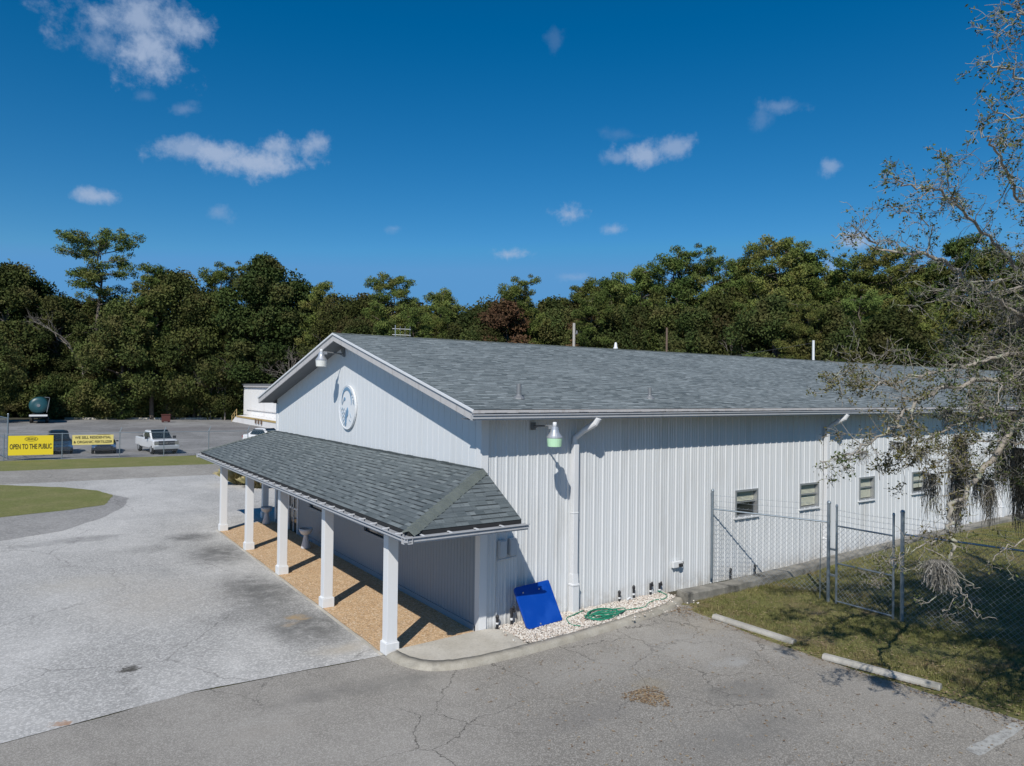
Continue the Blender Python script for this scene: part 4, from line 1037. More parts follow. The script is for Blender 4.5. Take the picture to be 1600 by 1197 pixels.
# sized from the photograph: big banner px 13..83 x 681..710 on the fence plane
b0, b1 = fpx(13,681), fpx(83,710); BW = (Vector((b1.x,b1.y))-Vector((b0.x,b0.y))).length/2; bc = (b0+b1)/2; BT, BB = b0.z, b1.z
bn = empty('yellow_banner', (bc.x, bc.y-.09, 0), ANG, 'bright yellow banner reading OPEN TO THE PUBLIC on the far fence', 'banner')
mb = MB(); mb.box(-BW,BW,-.012,.012,BB,BT); mb.build('cloth', yellow_m, bn)
text_part('OPEN TO THE PUBLIC', .52, bn, (0,-.02,BB+.43*(BT-BB)), ink_m, .008, 1, 'lettering'); o = bpy.data.objects[[q.name for q in bn.children if q.name.startswith('lettering')][0]]; o.scale = (BW*2*.93/(max(v.co.x for v in o.data.vertices)-min(v.co.x for v in o.data.vertices)),1,1)
LZ = BB+.82*(BT-BB); text_part('HELENA', .19, bn, (.02,-.02,LZ), ink_m, .002, .85, 'lettering')
mb = MB(); K = 32
for k_ in range(K):
    t0, t1 = 2*math.pi*k_/K, 2*math.pi*(k_+1)/K
    def E_(t, s_): return (.02+.42*s_[0]*math.cos(t), -.018, LZ+.17*s_[1]*math.sin(t))
    mb.quad(E_(t0,(1,1)),E_(t1,(1,1)),E_(t1,(.93,.82)),E_(t0,(.93,.82)))
mb.build('oval_outline', ink_m, bn)
b0, b1 = fpx(113,680), fpx(177,694); BW = (Vector((b1.x,b1.y))-Vector((b0.x,b0.y))).length/2; bc = (b0+b1)/2; BT, BB = b0.z, b1.z
bn = empty('pale_banner', (bc.x, bc.y-.09, 0), ANG, 'pale yellow banner reading WE SELL RESIDENTIAL & ORGANIC FERTILIZER on the far fence', 'banner')
mb = MB(); mb.box(-BW,BW,-.012,.012,BB,BT); mb.build('cloth', paleyel_m, bn)
for k_, tx in enumerate(('WE SELL RESIDENTIAL', '& ORGANIC FERTILIZER')):
    o = text_part(tx, .27, bn, (0,-.02,BB+(.74-.46*k_)*(BT-BB)), ink_m, .003, 1., 'lettering'); wdt = max(v.co.x for v in o.data.vertices)-min(v.co.x for v in o.data.vertices); o.scale = (BW*2*(.88,.94)[k_]/wdt, 1, 1)

# ------------------------------------------------------------------ vehicles (local: front towards -y, x across)
def loft(stations, mats, name, parent, seg=12):
    """stations: (y, halfwidth, z0, z1, roundness)"""
    mb = MB()
    for (y, hw, z0, z1, e) in stations:
        cz, hh = (z0+z1)/2, (z1-z0)/2
        for k in range(seg*2):
            an = 2*math.pi*k/(seg*2); ca, sa = math.cos(an), math.sin(an)
            mb.v.append((hw*math.copysign(abs(ca)**e, ca), y, cz+hh*math.copysign(abs(sa)**e, sa)))
    S = seg*2
    for i in range(len(stations)-1):
        for k in range(S): k2 = (k+1)%S; mb.f.append((i*S+k, (i+1)*S+k, (i+1)*S+k2, i*S+k2)); mb.mi.append(0)
    mb.f.append(tuple(range(S))); mb.f.append(tuple(range(len(stations)*S-1, (len(stations)-1)*S-1, -1))); mb.mi += [0,0]
    return mb.build(name, mats, parent, smooth=False, bevel=0)
def wheels(root, ys, hw, r, wd=.24):
    for y in ys:
        for s_ in (-1, 1):
            mb = MB(); mb.lathe([(r*.6,-wd/2),(r*.93,-wd/2),(r,-wd/2+.04),(r,wd/2-.04),(r*.93,wd/2),(r*.6,wd/2)], (s_*hw,y,r), 20, 'x'); w_ = mb.build('wheel', rubber, root)
            mb = MB(); mb.lathe([(r*.6,-wd/2-.005),(r*.6,wd/2+.005)], (s_*hw,y,r), 16, 'x'); mb.build('rim', alum, w_)
def quadpart(name, mat, root, quads, off=.0):
    mb = MB()
    for q in quads: mb.face(q)
    o = mb.build(name, mat, root); m_ = o.modifiers.new('t', 'SOLIDIFY'); m_.thickness = .02; return o
def pickup(x, y, rz, paint, label):
    t = empty('pickup_truck', (x,y,.01), rz, label, 'truck')
    loft([(-2.85,.80,.55,.98,.3),(-2.78,.93,.50,1.10,.3),(-2.4,.98,.45,1.20,.28),(-1.5,.99,.42,1.24,.25),(.9,1.0,.42,1.26,.22),(2.85,.98,.5,1.26,.2)], paint, 'body', t)
    loft([(-1.45,.80,1.05,1.20,.35),(-.85,.80,1.05,1.72,.35),(-.45,.78,1.05,1.88,.35),(.75,.78,1.05,1.90,.35),(1.0,.80,1.05,1.75,.35)], paint, 'cabin', t)
    quadpart('windshield', carglass, t, [[(-.76,-1.60,1.20),(.76,-1.60,1.20),(.66,-.64,1.93),(-.66,-.64,1.93)]])
    for s_ in (-1,1): quadpart('side_window', carglass, t, [[(s_*.815,-1.02,1.30),(s_*.815,.75,1.30),(s_*.785,.65,1.74),(s_*.785,-.66,1.74)]])
    mb = MB(); mb.box(-.62,.62,-2.885,-2.80,.78,1.10); mb.build('grille', grille_m, t); mb = MB(); mb.box(-.64,.64,-2.90,-2.87,.92,.96); mb.box(-.66,.66,-2.89,-2.86,1.10,1.13); mb.lathe([(.06,-2.905),(.06,-2.89)], (0,0,.94), 8, 'y'); mb.build('grille_bar', chrome, t)
    for s_ in (-1,1):
        mb = MB(); mb.box(s_*.78-.15,s_*.78+.15,-2.86,-2.74,.80,1.10); mb.build('headlight', chrome, t)
        mb = MB(); mb.box(s_*1.10-.12,s_*1.10+.12,-1.12,-1.02,1.20,1.42); mb.build('mirror', black_m, t)
    mb = MB(); mb.box(-.98,.98,-2.95,-2.72,.44,.72); mb.build('bumper', alum2, t, bevel=.03); mb = MB(); mb.box(-.85,.85,-2.90,-2.7,.28,.44); mb.build('lower_valance', black_m, t)
    mb = MB(); mb.box(-.80,.80,1.1,2.78,1.262,1.275); mb.build('bed_cover', black_m, t)
    wheels(t, (-1.95,1.85), .86, .40); return t
def sedan(x, y, rz, paint, label, name='sedan', h=1.0, cat='car'):
    t = empty(name, (x,y,.01), rz, label, cat)
    loft([(-2.3,.68,.35,.62,.4),(-2.2,.84,.28,.74,.38),(-1.6,.90,.25,.86,.33),(-.8,.91,.25,.92*h,.3),(1.5,.91,.28,.98*h,.3),(2.15,.86,.32,.95*h,.35),(2.3,.72,.4,.8,.4)], paint, 'body', t)
    top = 1.45*h
    loft([(-1.1,.72,.7,.92*h,.4),(-.35,.68,.7,top-.06,.42),(.1,.66,.7,top,.42),(.9,.66,.7,top-.01,.42),(1.8,.70,.7,1.0*h,.4)], paint, 'cabin', t)
    quadpart('windshield', carglass, t, [[(-.70,-1.26,.92*h),(.70,-1.26,.92*h),(.58,-.38,top+.0),(-.58,-.38,top+.0)]])
    for s_ in (-1,1): quadpart('side_window', carglass, t, [[(s_*.73,-.72,.96*h),(s_*.73,1.35,.98*h),(s_*.66,.95,top-.10),(s_*.66,-.22,top-.10)]])
    mb = MB(); mb.box(-.5,.5,-2.32,-2.22,.42,.60); mb.build('grille', grille_m, t)
    for s_ in (-1,1):
        mb = MB(); mb.prism([(-2.30,.55),(-1.95,.62),(-1.95,.78),(-2.22,.74)], 'x', s_*.68-.16, s_*.68+.16); mb.build('headlight', chrome, t)
        mb = MB(); mb.box(s_*.98-.09,s_*.98+.09,-.85,-.77,.92*h,1.04*h); mb.build('mirror', black_m, t)
        mb = MB(); mb.box(s_*.72-.1,s_*.72+.1,2.24,2.3,.68*h,.85*h); mb.build('tail_light', tail_m, t)
    wheels(t, (-1.42,1.38), .80, .33, .2); return t
tail_m = Mat('tail_light_red', (.3,.02,.02), .3)
_p = gnd(248,712); pickup(_p.x+.35, _p.y+3.6, R(7), car_white, 'white pickup truck parked facing the far fence'); 
_p = gnd(166,712); sedan(_p.x+.1, _p.y+3.6, R(-4), car_navy, 'dark sedan parked behind the pale yellow banner')
_p = gnd(96,712); sedan(_p.x-.1, _p.y+3.2, R(2), car_dark, 'dark blue sport utility vehicle parked beside the bright yellow banner', 'sport_utility_vehicle', 1.28, 'car')
_p = gnd(396,707); sedan(_p.x+2.6, _p.y+5.5, R(30), car_white, 'white car mostly hidden behind the porch roof', 'hatchback', 1.22)

# tanker trailer at forest edge (end-on)
_p = gnd(66,664); tk = empty('tank_trailer', (_p.x-.3,_p.y+6,0), R(-3), 'dark teal round tank trailer parked end-on before the trees', 'trailer')
mb = MB(); mb.lathe([(.0,-2.0),(.7,-1.97),(1.05,-1.88),(1.2,-1.7),(1.2,4.5),(1.0,4.7)], (0,0,2.6), 28, 'y'); mb.build('tank', teal_m, tk, smooth=True)
mb = MB(); mb.box(-1.1,1.1,-2.35,-2.2,1.05,1.30); mb.build('bumper', trim_white, tk); mb = MB(); mb.box(-.9,.9,-2,4.6,.8,1.35); mb.build('chassis', black_m, tk)
mb = MB(); mb.tube([(1.0,-1.9,1.6),(1.3,-1.9,3.5),(1.3,-1.9,3.7),(.7,-1.8,3.8)], .03, 6); mb.build('ladder_rail', alum, tk); wheels(tk, (.2,1.4,3.2), .95, .5, .35)
mb = MB(); mb.lathe([(.22,-2.03),(.22,-1.97)], (0,0,2.6), 14, 'y'); mb.build('hatch', lead, tk)
# kerb at far lot edge, rust box
mb = MB(); pr0 = [gnd(100,655.5), gnd(200,655.5), gnd(300,655.5), gnd(372,655.5)]
for a, b in zip(pr0, pr0[1:]): slab_between(mb, (a.x,a.y,.3), (b.x,b.y,.3), (0,.7,0), .3)
mb.build('lot_kerb', slab_m)['kind'] = 'structure'
rb = Mat('maroon_metal', (.10,.03,.025), .7); _p = gnd(259,660)
mb = MB(); mb.box(-.55,.55,-.5,.5,.15,1.15); mb.box(-.62,.62,-.57,.57,1.15,1.25); mb.box(-.5,-.35,-.4,.4,0,.15); mb.box(.35,.5,-.4,.4,0,.15)
tag(mb.build('utility_bin', rb, loc=(_p.x,_p.y,0)), 'small maroon metal bin at the far kerb of the lot', 'bin')
# warehouse behind with loading ramp
wh = empty('warehouse', (21.2,70,0), 0, 'old white metal warehouse with flat roof and loading dock behind the gable', 'building')
mb = MB(); yy = 0.; pr2 = []
while yy < 38: pr2 += [(yy,0),(yy+.5,0),(yy+.53,.04),(yy+.57,.04)]; yy += .6
for a, b in zip(pr2, pr2[1:]): mb.quad((b[1],b[0],1.1),(a[1],a[0],1.1),(a[1],a[0],5.9),(b[1],b[0],5.9))
mb.quad((0,0,0),(26,0,0),(26,0,5.9),(0,0,5.9)); mb.quad((26,pr2[-1][0],0),(0,pr2[-1][0],0),(0,pr2[-1][0],5.9),(26,pr2[-1][0],5.9)); mb.build('wall', old_white, wh)
mb = MB(); mb.box(-.35,26.4,-.4,38.3,5.9,6.12); mb.build('roof', lead, wh)
mb = MB(); mb.box(-.30,-.05,-.3,37.5,5.62,5.88); mb.build('fascia', rust_yel if False else fascia_m, wh)
mb = MB(); mb.box(-2.0,-.05,2,34.5,0,1.1); mb.prism([(34.5,0),(37.6,0),(34.5,1.1)], 'x', -2.0, -.1); dk = mb.build('loading_dock', old_white, wh)
mb = MB(); mb.box(-2.06,-2.0,2,34.5,.85,1.12)
for k_ in range(4): pass
mb.build('dock_edge', rust_yel, dk)
for k_ in range(3):
    mb = MB(); mb.box(-2.16,-2.06,19.6+k_*1.5,20.1+k_*1.5,.35,1.0); mb.build('dock_bumper', brown_pole, dk)
mb = MB()
mb.tube([(-2.0,34.5,2.1),(-2.0,37.5,1.0),(-2.0,37.5,0)], .05, 6); mb.tube([(-2,34.5,1.1),(-2,34.5,2.1)], .05, 6); mb.tube([(-2.0,34.5,1.6),(-2.0,37.5,.5)], .04, 6); mb.tube([(-2,36,.55),(-2,36,1.55)], .04, 6)
mb.build('ramp_railing', rust_yel, wh)
mb = MB(); mb.tube([(-.1,3,2.0),(-.1,36,1.95)], .05, 6); mb.build('wall_pipe', fascia_m, wh)
mb = MB(); mb.box(-1.9,-.02,2.,9.,3.1,3.35); mb.build('awning', lead, wh)

# poles behind the roof
for (u, v0, D, mt, r_, lab) in ((897,505,60,wood_pole,.11,'pale grey utility pole standing behind the middle of the roof'),(1042,512,66,brown_pole,.09,'thin brown wooden pole standing before the pines'),(1271,532,45,trim_white,.075,'white pole behind the roof right of the brown pole')):
    p = at(u, v0, D); mb = MB(); mb.tube([(0,0,0),(0,0,p.z)], [r_*1.25, r_], 10)
    e = empty('utility_pole', (p.x,p.y,0), 0, lab, 'pole', 'poles behind the building'); mb.build('shaft', mt, e)
    if r_ == .11:
        mb = MB(); mb.box(-.05,.35,-.05,.05,p.z-.9,p.z-.8); mb.lathe([(.08,p.z-.8),(.05,p.z-.6)], (.3,0,0), 8); mb.build('bracket', lead, e)
    if r_ == .075:
        mb = MB(); mb.tube([(0,0,p.z-.15),(-3,3,p.z-.9),(-8,8,p.z-1.9)], .015, 5); mb.build('cable', black_m, e)

# ------------------------------------------------------------------ vegetation generators
def cards(C, S, n_tint=None, asp=.6, flat=0.):
    """C (N,3) centres, S (N,) half sizes -> V,F quads with random orientation"""
    N = len(C); a = rng.normal(size=(N,3)); a[:,2] *= (1-flat); a /= np.linalg.norm(a,axis=1,keepdims=True)+1e-9
    b = rng.normal(size=(N,3)); b -= (b*a).sum(1,keepdims=True)*a; b /= np.linalg.norm(b,axis=1,keepdims=True)+1e-9
    a = a*S[:,None]; b = b*(S*asp)[:,None]; V = np.empty((N*4,3)); V[0::4] = C-a-b*.3; V[1::4] = C+b*-1; V[2::4] = C+a+b*.2; V[3::4] = C+b
    return V, np.arange(N*4).reshape(-1,4)
def clump_pts(centers, radii, n, squash=.75, shell=.45):
    """points near the surface of ellipsoid clumps"""
    centers = np.array(centers); radii = np.array(radii); wgt = radii**2; idx = rng.choice(len(centers), n, p=wgt/wgt.sum())
    d = rng.normal(size=(n,3)); d /= np.linalg.norm(d,axis=1,keepdims=True)
    r = radii[idx]*(1-shell*rng.random(n)**1.5)*(1+rng.normal(0,.10,n))
    P = centers[idx]+d*r[:,None]*np.array([1,1,squash]); return P, idx
def limb(mb, a, b, r0, r1, wig=.12, n=5, seg=5):
    a, b = Vector(a), Vector(b); L = (b-a).length; pts = []
    for i in range(n+1):
        t = i/n; p = a.lerp(b, t); 
        if 0 < i < n: p += Vector((random.gauss(0,wig*L/n),random.gauss(0,wig*L/n),random.gauss(0,wig*L/n)))
        pts.append(p)
    mb.tube(pts, [r0+(r1-r0)*i/n for i in range(n+1)], seg, cap=False); return pts
def make_pine(H, spread, crown0, nl, ncard, open_=.5, mat=None, card=.16, lean=0, flat_top=False):
    tr = MB(); top = Vector((random.uniform(-.4,.4)+lean, random.uniform(-.4,.4), H*.97)); tp = limb(tr, (0,0,0), top, H*.013+.06, .05, .10, 8, 7)
    cen = []; rad = []
    for i in range(nl):
        t = crown0+(1-crown0)*(i+.5)/nl; base = Vector(tp[0]).lerp(top, t)
        k = (t-crown0)/(1-crown0)
        rr = spread*(math.sin(math.pi*min(1,.22+.70*k))**.55 if not flat_top else (.55+.6*k if k < .8 else .75))*random.uniform(.55,1.05); an = i*2.4+random.uniform(-.5,.5)
        tip = base+Vector((math.cos(an)*rr, math.sin(an)*rr, rr*random.uniform(.05,.45))); tip.z = min(tip.z, H*1.0)
        limb(tr, base, tip, .10*(1.2-k*.7), .03, .22, 4, 4)
        m_ = max(2, int(rr/.75))
        for j in range(m_):
            q = base.lerp(tip, .45+.6*(j+.5)/m_)+Vector((random.gauss(0,.5),random.gauss(0,.5),random.gauss(.15,.3))); cen.append(q); rad.append(random.uniform(.40,.95)*(1.0+.12*spread/4))
    for j in range(3): cen.append(top+Vector((random.gauss(0,.5),random.gauss(0,.5),-.3-.5*j))); rad.append(random.uniform(.6,1.0))
    P, idx = clump_pts([tuple(c) for c in cen], rad, ncard, .7, .8)
    ct = rng.random(len(cen)); S = rng.uniform(.6,1.25,len(P))*card; V, Fc = cards(P, S*1.15, asp=.3)
    tint = np.clip(ct[idx]*.55+rng.random(len(P))*.5, 0, 1)
    me_c = npmesh('crown', V, Fc, [mat or pine_m], tint); tr_o = tr
    return tr, me_c
def make_oak(H, spread, crown0, ncl, ncard, mat=None, card=.165, crmul=1.):
    tr = MB(); tp = limb(tr, (0,0,0), (random.uniform(-.6,.6),random.uniform(-.6,.6),H*.72), H*.018+.08, .08, .14, 6, 7)
    cen = []; rad = []
    for i in range(ncl):
        # clump centres on an irregular dome
        th = random.uniform(0,6.28); k = random.random(); z = H*(crown0+(1-crown0)*k*.93)
        env = spread*math.sqrt(max(.05, 1-(2*k*.9-.62)**2*.9)); rr = env*random.uniform(.35,1.0)
        c = Vector((math.cos(th)*rr, math.sin(th)*rr, z)); cen.append(c); rad.append(random.uniform(.9,1.9)*spread/4.6*crmul)
        if i % 2 == 0: limb(tr, tp[min(5, 2+int(k*4))], c, .13, .03, .2, 4, 4)
    P, idx = clump_pts([tuple(c) for c in cen], rad, ncard, .8, .6)
    ct = rng.random(len(cen)); S = rng.uniform(.6,1.3,len(P))*card; V, Fc = cards(P, S, asp=.6)
    tint = np.clip(ct[idx]*.5+rng.random(len(P))*.5, 0, 1)
    return tr, npmesh('crown', V, Fc, [mat or oak_m], tint)
def proto(fn, *a, **k):
    tr, cm = fn(*a, **k); o = tr.build('trunk', bark_m, None, smooth=True); me = o.data; bpy.data.objects.remove(o); return me, cm
PIN = [proto(make_pine, 22, 3.7, .38, 44, 30000), proto(make_pine, 24, 4.5, .34, 52, 36000), proto(make_pine, 21, 3.4, .30, 42, 30000), proto(make_pine, 25, 5.0, .40, 54, 38000)]
OPENP = proto(make_pine, 24, 5.6, .62, 24, 16000, flat_top=True)
OAK = [proto(make_oak, 18, 5.2, .22, 60, 38000), proto(make_oak, 17, 5.8, .18, 64, 40000), proto(make_oak, 19, 4.6, .25, 56, 36000), proto(make_oak, 16, 5.4, .15, 60, 38000)]
REDT = [proto(make_oak, 15, 3.6, .35, 30, 12000, mat=red_m)]
SHR = [proto(make_oak, 5, 2.6, .05, 30, 12000, mat=bush_m, card=.13, crmul=1.3), proto(make_oak, 4, 3.0, .05, 30, 12000, mat=bush_m, card=.12, crmul=1.2)]
def bare_tree(H, spread):
    tr = MB()
    def grow(p, d, L, r, lev):
        q = p+d*L; limb(tr, p, q, r, r*.6, .18, 4, 5 if lev < 2 else 3)
        if lev >= 5: return
        for _ in range(3 if lev < 4 else 2):
            nd = (d+Vector((random.gauss(0,.55),random.gauss(0,.55),random.gauss(.12,.4)))).normalized(); grow(p.lerp(q, random.uniform(.55,1)), nd, L*random.uniform(.55,.8), r*.58, lev+1)
    grow(Vector((0,0,0)), Vector((.03,0,1)), H*.36, .2, 0); o = tr.build('branches', grey_twig); me = o.data; bpy.data.objects.remove(o); return me
BARE = [bare_tree(17, 5), bare_tree(15, 5)]
n_tree = 0
def plant_tree(kind, proto_, loc, H, H0, label, group, name, cat='tree', rz=None):
    e = empty(name, loc, random.uniform(0,6.28) if rz is None else rz, label, cat, group); s = H/H0; e.scale = (s*random.uniform(.92,1.1), s*random.uniform(.92,1.1), s)
    link('trunk', proto_[0], e); link('crown', proto_[1], e); return e
def base_at(u, D): # point on ground at image column u and depth D
    p = at(u, 608, D); return (p.x, p.y, 0)
def height_for(u, vtop, D): return at(u, vtop, D).z
# skyline trees: (u, vtop, D, kind, idx)
SKY = [(8,412,122,'oak',0),(48,436,126,'oak',1),(90,462,122,'oak',2),(150,364,126,'open',0),(190,468,118,'oak',3),(238,420,120,'pine',2),(270,424,121,'oak',0),(312,452,123,'oak',1),
       (352,412,124,'pine',1),(408,398,122,'oak',2),(452,432,126,'oak',3),(500,446,120,'pine',2),(535,466,118,'oak',1),(574,462,112,'oak',0),(612,428,96,'pine',3),(640,470,108,'oak',2),(684,452,100,'pine',0),
       (722,486,104,'oak',3),(765,474,100,'oak',1),(812,434,92,'pine',1),(862,466,98,'oak',0),(905,468,98,'oak',2),(952,440,88,'pine',2),(1000,416,84,'pine',0),(1062,388,80,'pine',1),(1112,400,80,'pine',3),
       (1160,408,82,'pine',2),(1214,368,76,'pine',3),(1262,384,78,'pine',0),(1336,402,76,'pine',1),(1388,384,74,'pine',3),(1440,420,78,'oak',0),(1500,376,70,'pine',2),(1556,388,66,'pine',0),(1610,400,62,'pine',1),(1660,380,60,'pine',3)]
WHERE = lambda u: 'at the far left' if u < 60 else 'left of the lone pine' if u < 130 else 'between lone pine and gable' if u < 430 else 'behind the gable peak' if u < 640 else 'behind the roof, left half' if u < 900 else 'behind the roof, middle' if u < 1180 else 'behind the roof, right end' if u < 1420 else 'behind the bare branches, far right'
NAMES = {'oak': ('broadleaf_tree','dark broadleaf tree with a wide rounded crown'), 'pine': ('pine_tree','tall pine with clumped olive green needles'), 'open': ('pine_tree','tallest lone pine with open flat-topped crown above the left woods')}
HT = {'oak': (18,17,19,16), 'pine': (22,24,21,25), 'open': (24,)}
def put(u, vt, D, kind, i, extra=''):
    H = height_for(u, vt, D); pr_ = {'oak': OAK, 'pine': PIN, 'open': [OPENP]}[kind][i]; nm, lb = NAMES[kind]
    plant_tree(kind, pr_, base_at(u, D), H, HT[kind][i], lb+(' '+extra+WHERE(u) if kind != 'open' else ''), ('pines ' if kind != 'oak' else 'broadleaf trees ')+WHERE(u) if kind != 'open' else None, nm)
for s in SKY: put(*s)
# inner wall of the woods, lower trees in front and behind (left part, visible down to the ground)
random.seed(21)
u = -25
while u < 470:
    D = 124+random.uniform(-1.5,3) if u > 0 else 104
    put(u, random.uniform(505,545), D, 'oak', random.randrange(4), 'shorter '); u += random.uniform(26,36)
u = -10
while u < 600:
    put(u, random.uniform(462,500), 133+random.uniform(-3,6), 'oak', random.randrange(4), 'second row '); u += random.uniform(34,46)
u = 560
while u < 1700:
    D = (98 if u < 900 else 84 if u < 1180 else 72)+random.uniform(-4,4)
    put(u, random.uniform(478,508) if u < 900 else random.uniform(455,490), D-6, random.choice(['oak','pine','oak']), random.randrange(4), 'shorter '); u += random.uniform(36,52)
u = 600
while u < 1700:
    D = (112 if u < 900 else 98 if u < 1180 else 88); put(u, random.uniform(455,490) if u < 900 else random.uniform(425,465), D, random.choice(['oak','pine']), random.randrange(4), 'second row '); u += random.uniform(40,60)
# rust coloured and bare trees
for (u, vt, D) in ((792,462,88),(560,492,108),(930,478,84)):
    H = height_for(u, vt, D); plant_tree('red', REDT[0], base_at(u, D), H*.97, 15, 'rust red leafed tree '+WHERE(u), 'rust coloured trees', 'broadleaf_tree')
for i, (u, vt, D) in enumerate(((132,470,121),(330,560,122),(470,520,114),(1130,470,73),(200,590,122),(108,592,120.5),(352,556,120.8))):
    H = height_for(u, vt, D); e = empty('bare_tree', base_at(u, D), random.uniform(0,6), 'leafless grey tree '+WHERE(u), 'tree', 'leafless trees '+WHERE(u)); s = H/14; e.scale = (s,s,s); link('branches', BARE[i % 2], e)
# shrubs along the foot of the woods
u = 84
while u < 395:
    p0 = gnd(u, 655.5); D = (p0-CAM).dot(Fv)+random.uniform(1.5,3.0); b_ = base_at(u, D); H = random.uniform(3.0,6.0) if u < 290 else random.uniform(4.5,8)
    plant_tree('shrub', random.choice(SHR), b_, H, 4.5, 'leafy green shrub at the foot of the woods beyond the lot', 'shrubs at the foot of the woods', 'shrub', 'shrub'); u += random.uniform(11,16)
for u in (96,110): plant_tree('shrub', REDT[0], base_at(u, 119.5), 4.2, 15, 'low rust coloured shrub at the foot of the woods near the tank trailer', 'rust coloured shrubs', 'shrub', 'shrub')
for u in (-12,8,28,44):
    plant_tree('shrub', SHR[0], base_at(u, 121+random.uniform(-1,2)), 5.5, 4.5, 'dark shrub at the left edge behind the gate leaf', 'shrubs by the left gate', 'shrub', 'shrub')
for u in (738,762,900,940): put(u, 520+random.uniform(-6,4), 86, 'oak', random.randrange(4), 'low ')

# clump of ornamental grass past the porch
def grass_clump(u, v, k_, label):
    _p = gnd(u, v); N = 2200; a = rng.uniform(0,6.28,N); r0 = rng.random(N)**.6*.4; ln = rng.uniform(.5,1.15,N)*k_; out = rng.uniform(.1,.95,N)
    bx = np.cos(a)*r0; by = np.sin(a)*r0; tx = bx+np.cos(a)*out*ln*1.1; ty = by+np.sin(a)*out*ln*1.1; tz = ln*(1-.45*out)
    wv = .014; pa = a+1.57; V = np.empty((N*4,3)); V[0::4] = np.stack([bx-np.cos(pa)*wv,by-np.sin(pa)*wv,0*a],1); V[1::4] = np.stack([bx+np.cos(pa)*wv,by+np.sin(pa)*wv,0*a],1)
    V[2::4] = np.stack([tx+.004,ty,tz],1); V[3::4] = np.stack([(bx+tx)/2-.01,(by+ty)/2,tz*.85],1)
    o = link('grass_clump', npmesh('grass_clump', V, np.arange(N*4).reshape(-1,4), [straw_m], rng.random(N)), None, (_p.x,_p.y,.02)); tag(o, label, 'plant')
grass_clump(378, 757, 1.15, 'larger straw coloured ornamental grass clump beyond the end of the porch')
grass_clump(404, 762, .8, 'smaller straw coloured grass clump nearest the building corner')

# ------------------------------------------------------------------ foreground tree (trunk stands right of frame)
random.seed(5)
ft = empty('live_oak', (9.6,-10.6,0), 0, 'sparse pale barked tree reaching in from the right with hanging grey moss', 'tree')
OFF = Vector((9.6,-10.6,0))
wood = MB(); leafC = []; leafS = []; mossL = []
def P3(l): return [at(u, v, D)-OFF for (u, v, D) in l]
def smooth_path(pts, n=5): return [Vector(p) for p in curve([tuple(p) for p in pts], n)]
def twig(p, d, L, r, lev, leafy=1.):
    n_ = 4; pts = [p]; q = Vector(p); dd = Vector(d)
    for i in range(n_):
        dd = (dd+Vector((random.gauss(0,.22),random.gauss(0,.22),random.gauss(0,.20)))).normalized(); q = q+dd*(L/n_); pts.append(q.copy())
    wood.tube(pts, [max(.0036, r*(1-.7*i/n_)) for i in range(n_+1)], 3 if lev > 0 else 4, cap=False)
    if lev < 2:
        for _ in range(random.randint(2,4)):
            i = random.randint(1,n_); nd = (dd*.6+Vector((random.gauss(0,.6),random.gauss(0,.6),random.gauss(.05,.5)))).normalized(); twig(pts[i], nd, L*random.uniform(.4,.7), r*.55, lev+1, leafy)
    if random.random() < leafy*(.75 if p.z < 7.5 else .5):
        for _ in range(random.randint(3,8)):
            c = pts[random.randint(1,n_)]+Vector((random.gauss(0,.035),random.gauss(0,.035),random.gauss(0,.035))); leafC.append(tuple(c)); leafS.append(random.uniform(.018,.036))
def limb_px(l, r0, r1, dens=1., leafy=1., tl=.7):
    pts = smooth_path(P3(l), 6); n_ = len(pts)
    pts = [p+Vector((random.gauss(0,.028),random.gauss(0,.028),random.gauss(0,.028))) for p in pts]
    rad = [.85*(r0+(r1-r0)*(i/(n_-1))**.7) for i in range(n_)]; wood.tube(pts, rad, 7, cap=True)
    acc_ = 0
    for i in range(1, n_):
        seg = (pts[i]-pts[i-1]); acc_ += seg.length*dens*6.8
        while acc_ > 1:
            acc_ -= 1; t = seg.normalized(); nd = (t*.5+Vector((random.gauss(0,.55),random.gauss(0,.55),random.gauss(.05,.6)))).normalized()
            twig(pts[i-1].lerp(pts[i], random.random()), nd, tl*random.uniform(.5,1.2)*(1.15-.5*i/n_), min(.010, rad[i]*.5), 0, leafy)
    return pts
TR = (9.6,-10.6)
def trunk_pt(z): return Vector((TR[0], TR[1], z))
def px_of(P):
    d = P-CAM; z = d.dot(Fv); return (800+FPX*d.dot(R2)/z, 598.5-FPX*d.dot(U2)/z, z)
def from_trunk(z): return px_of(trunk_pt(z))
trk = MB(); tpts = smooth_path([(0,0,-.1),(.1,.05,1.5),(0,.1,3.),(.15,0,5.),(.1,.2,7.5),(.3,.1,9.5),(.3,.3,11.)], 5)
trk.tube(tpts, [.40-.32*i/(len(tpts)-1) for i in range(len(tpts))], 12); trk.build('trunk', palebark, ft, smooth=True)
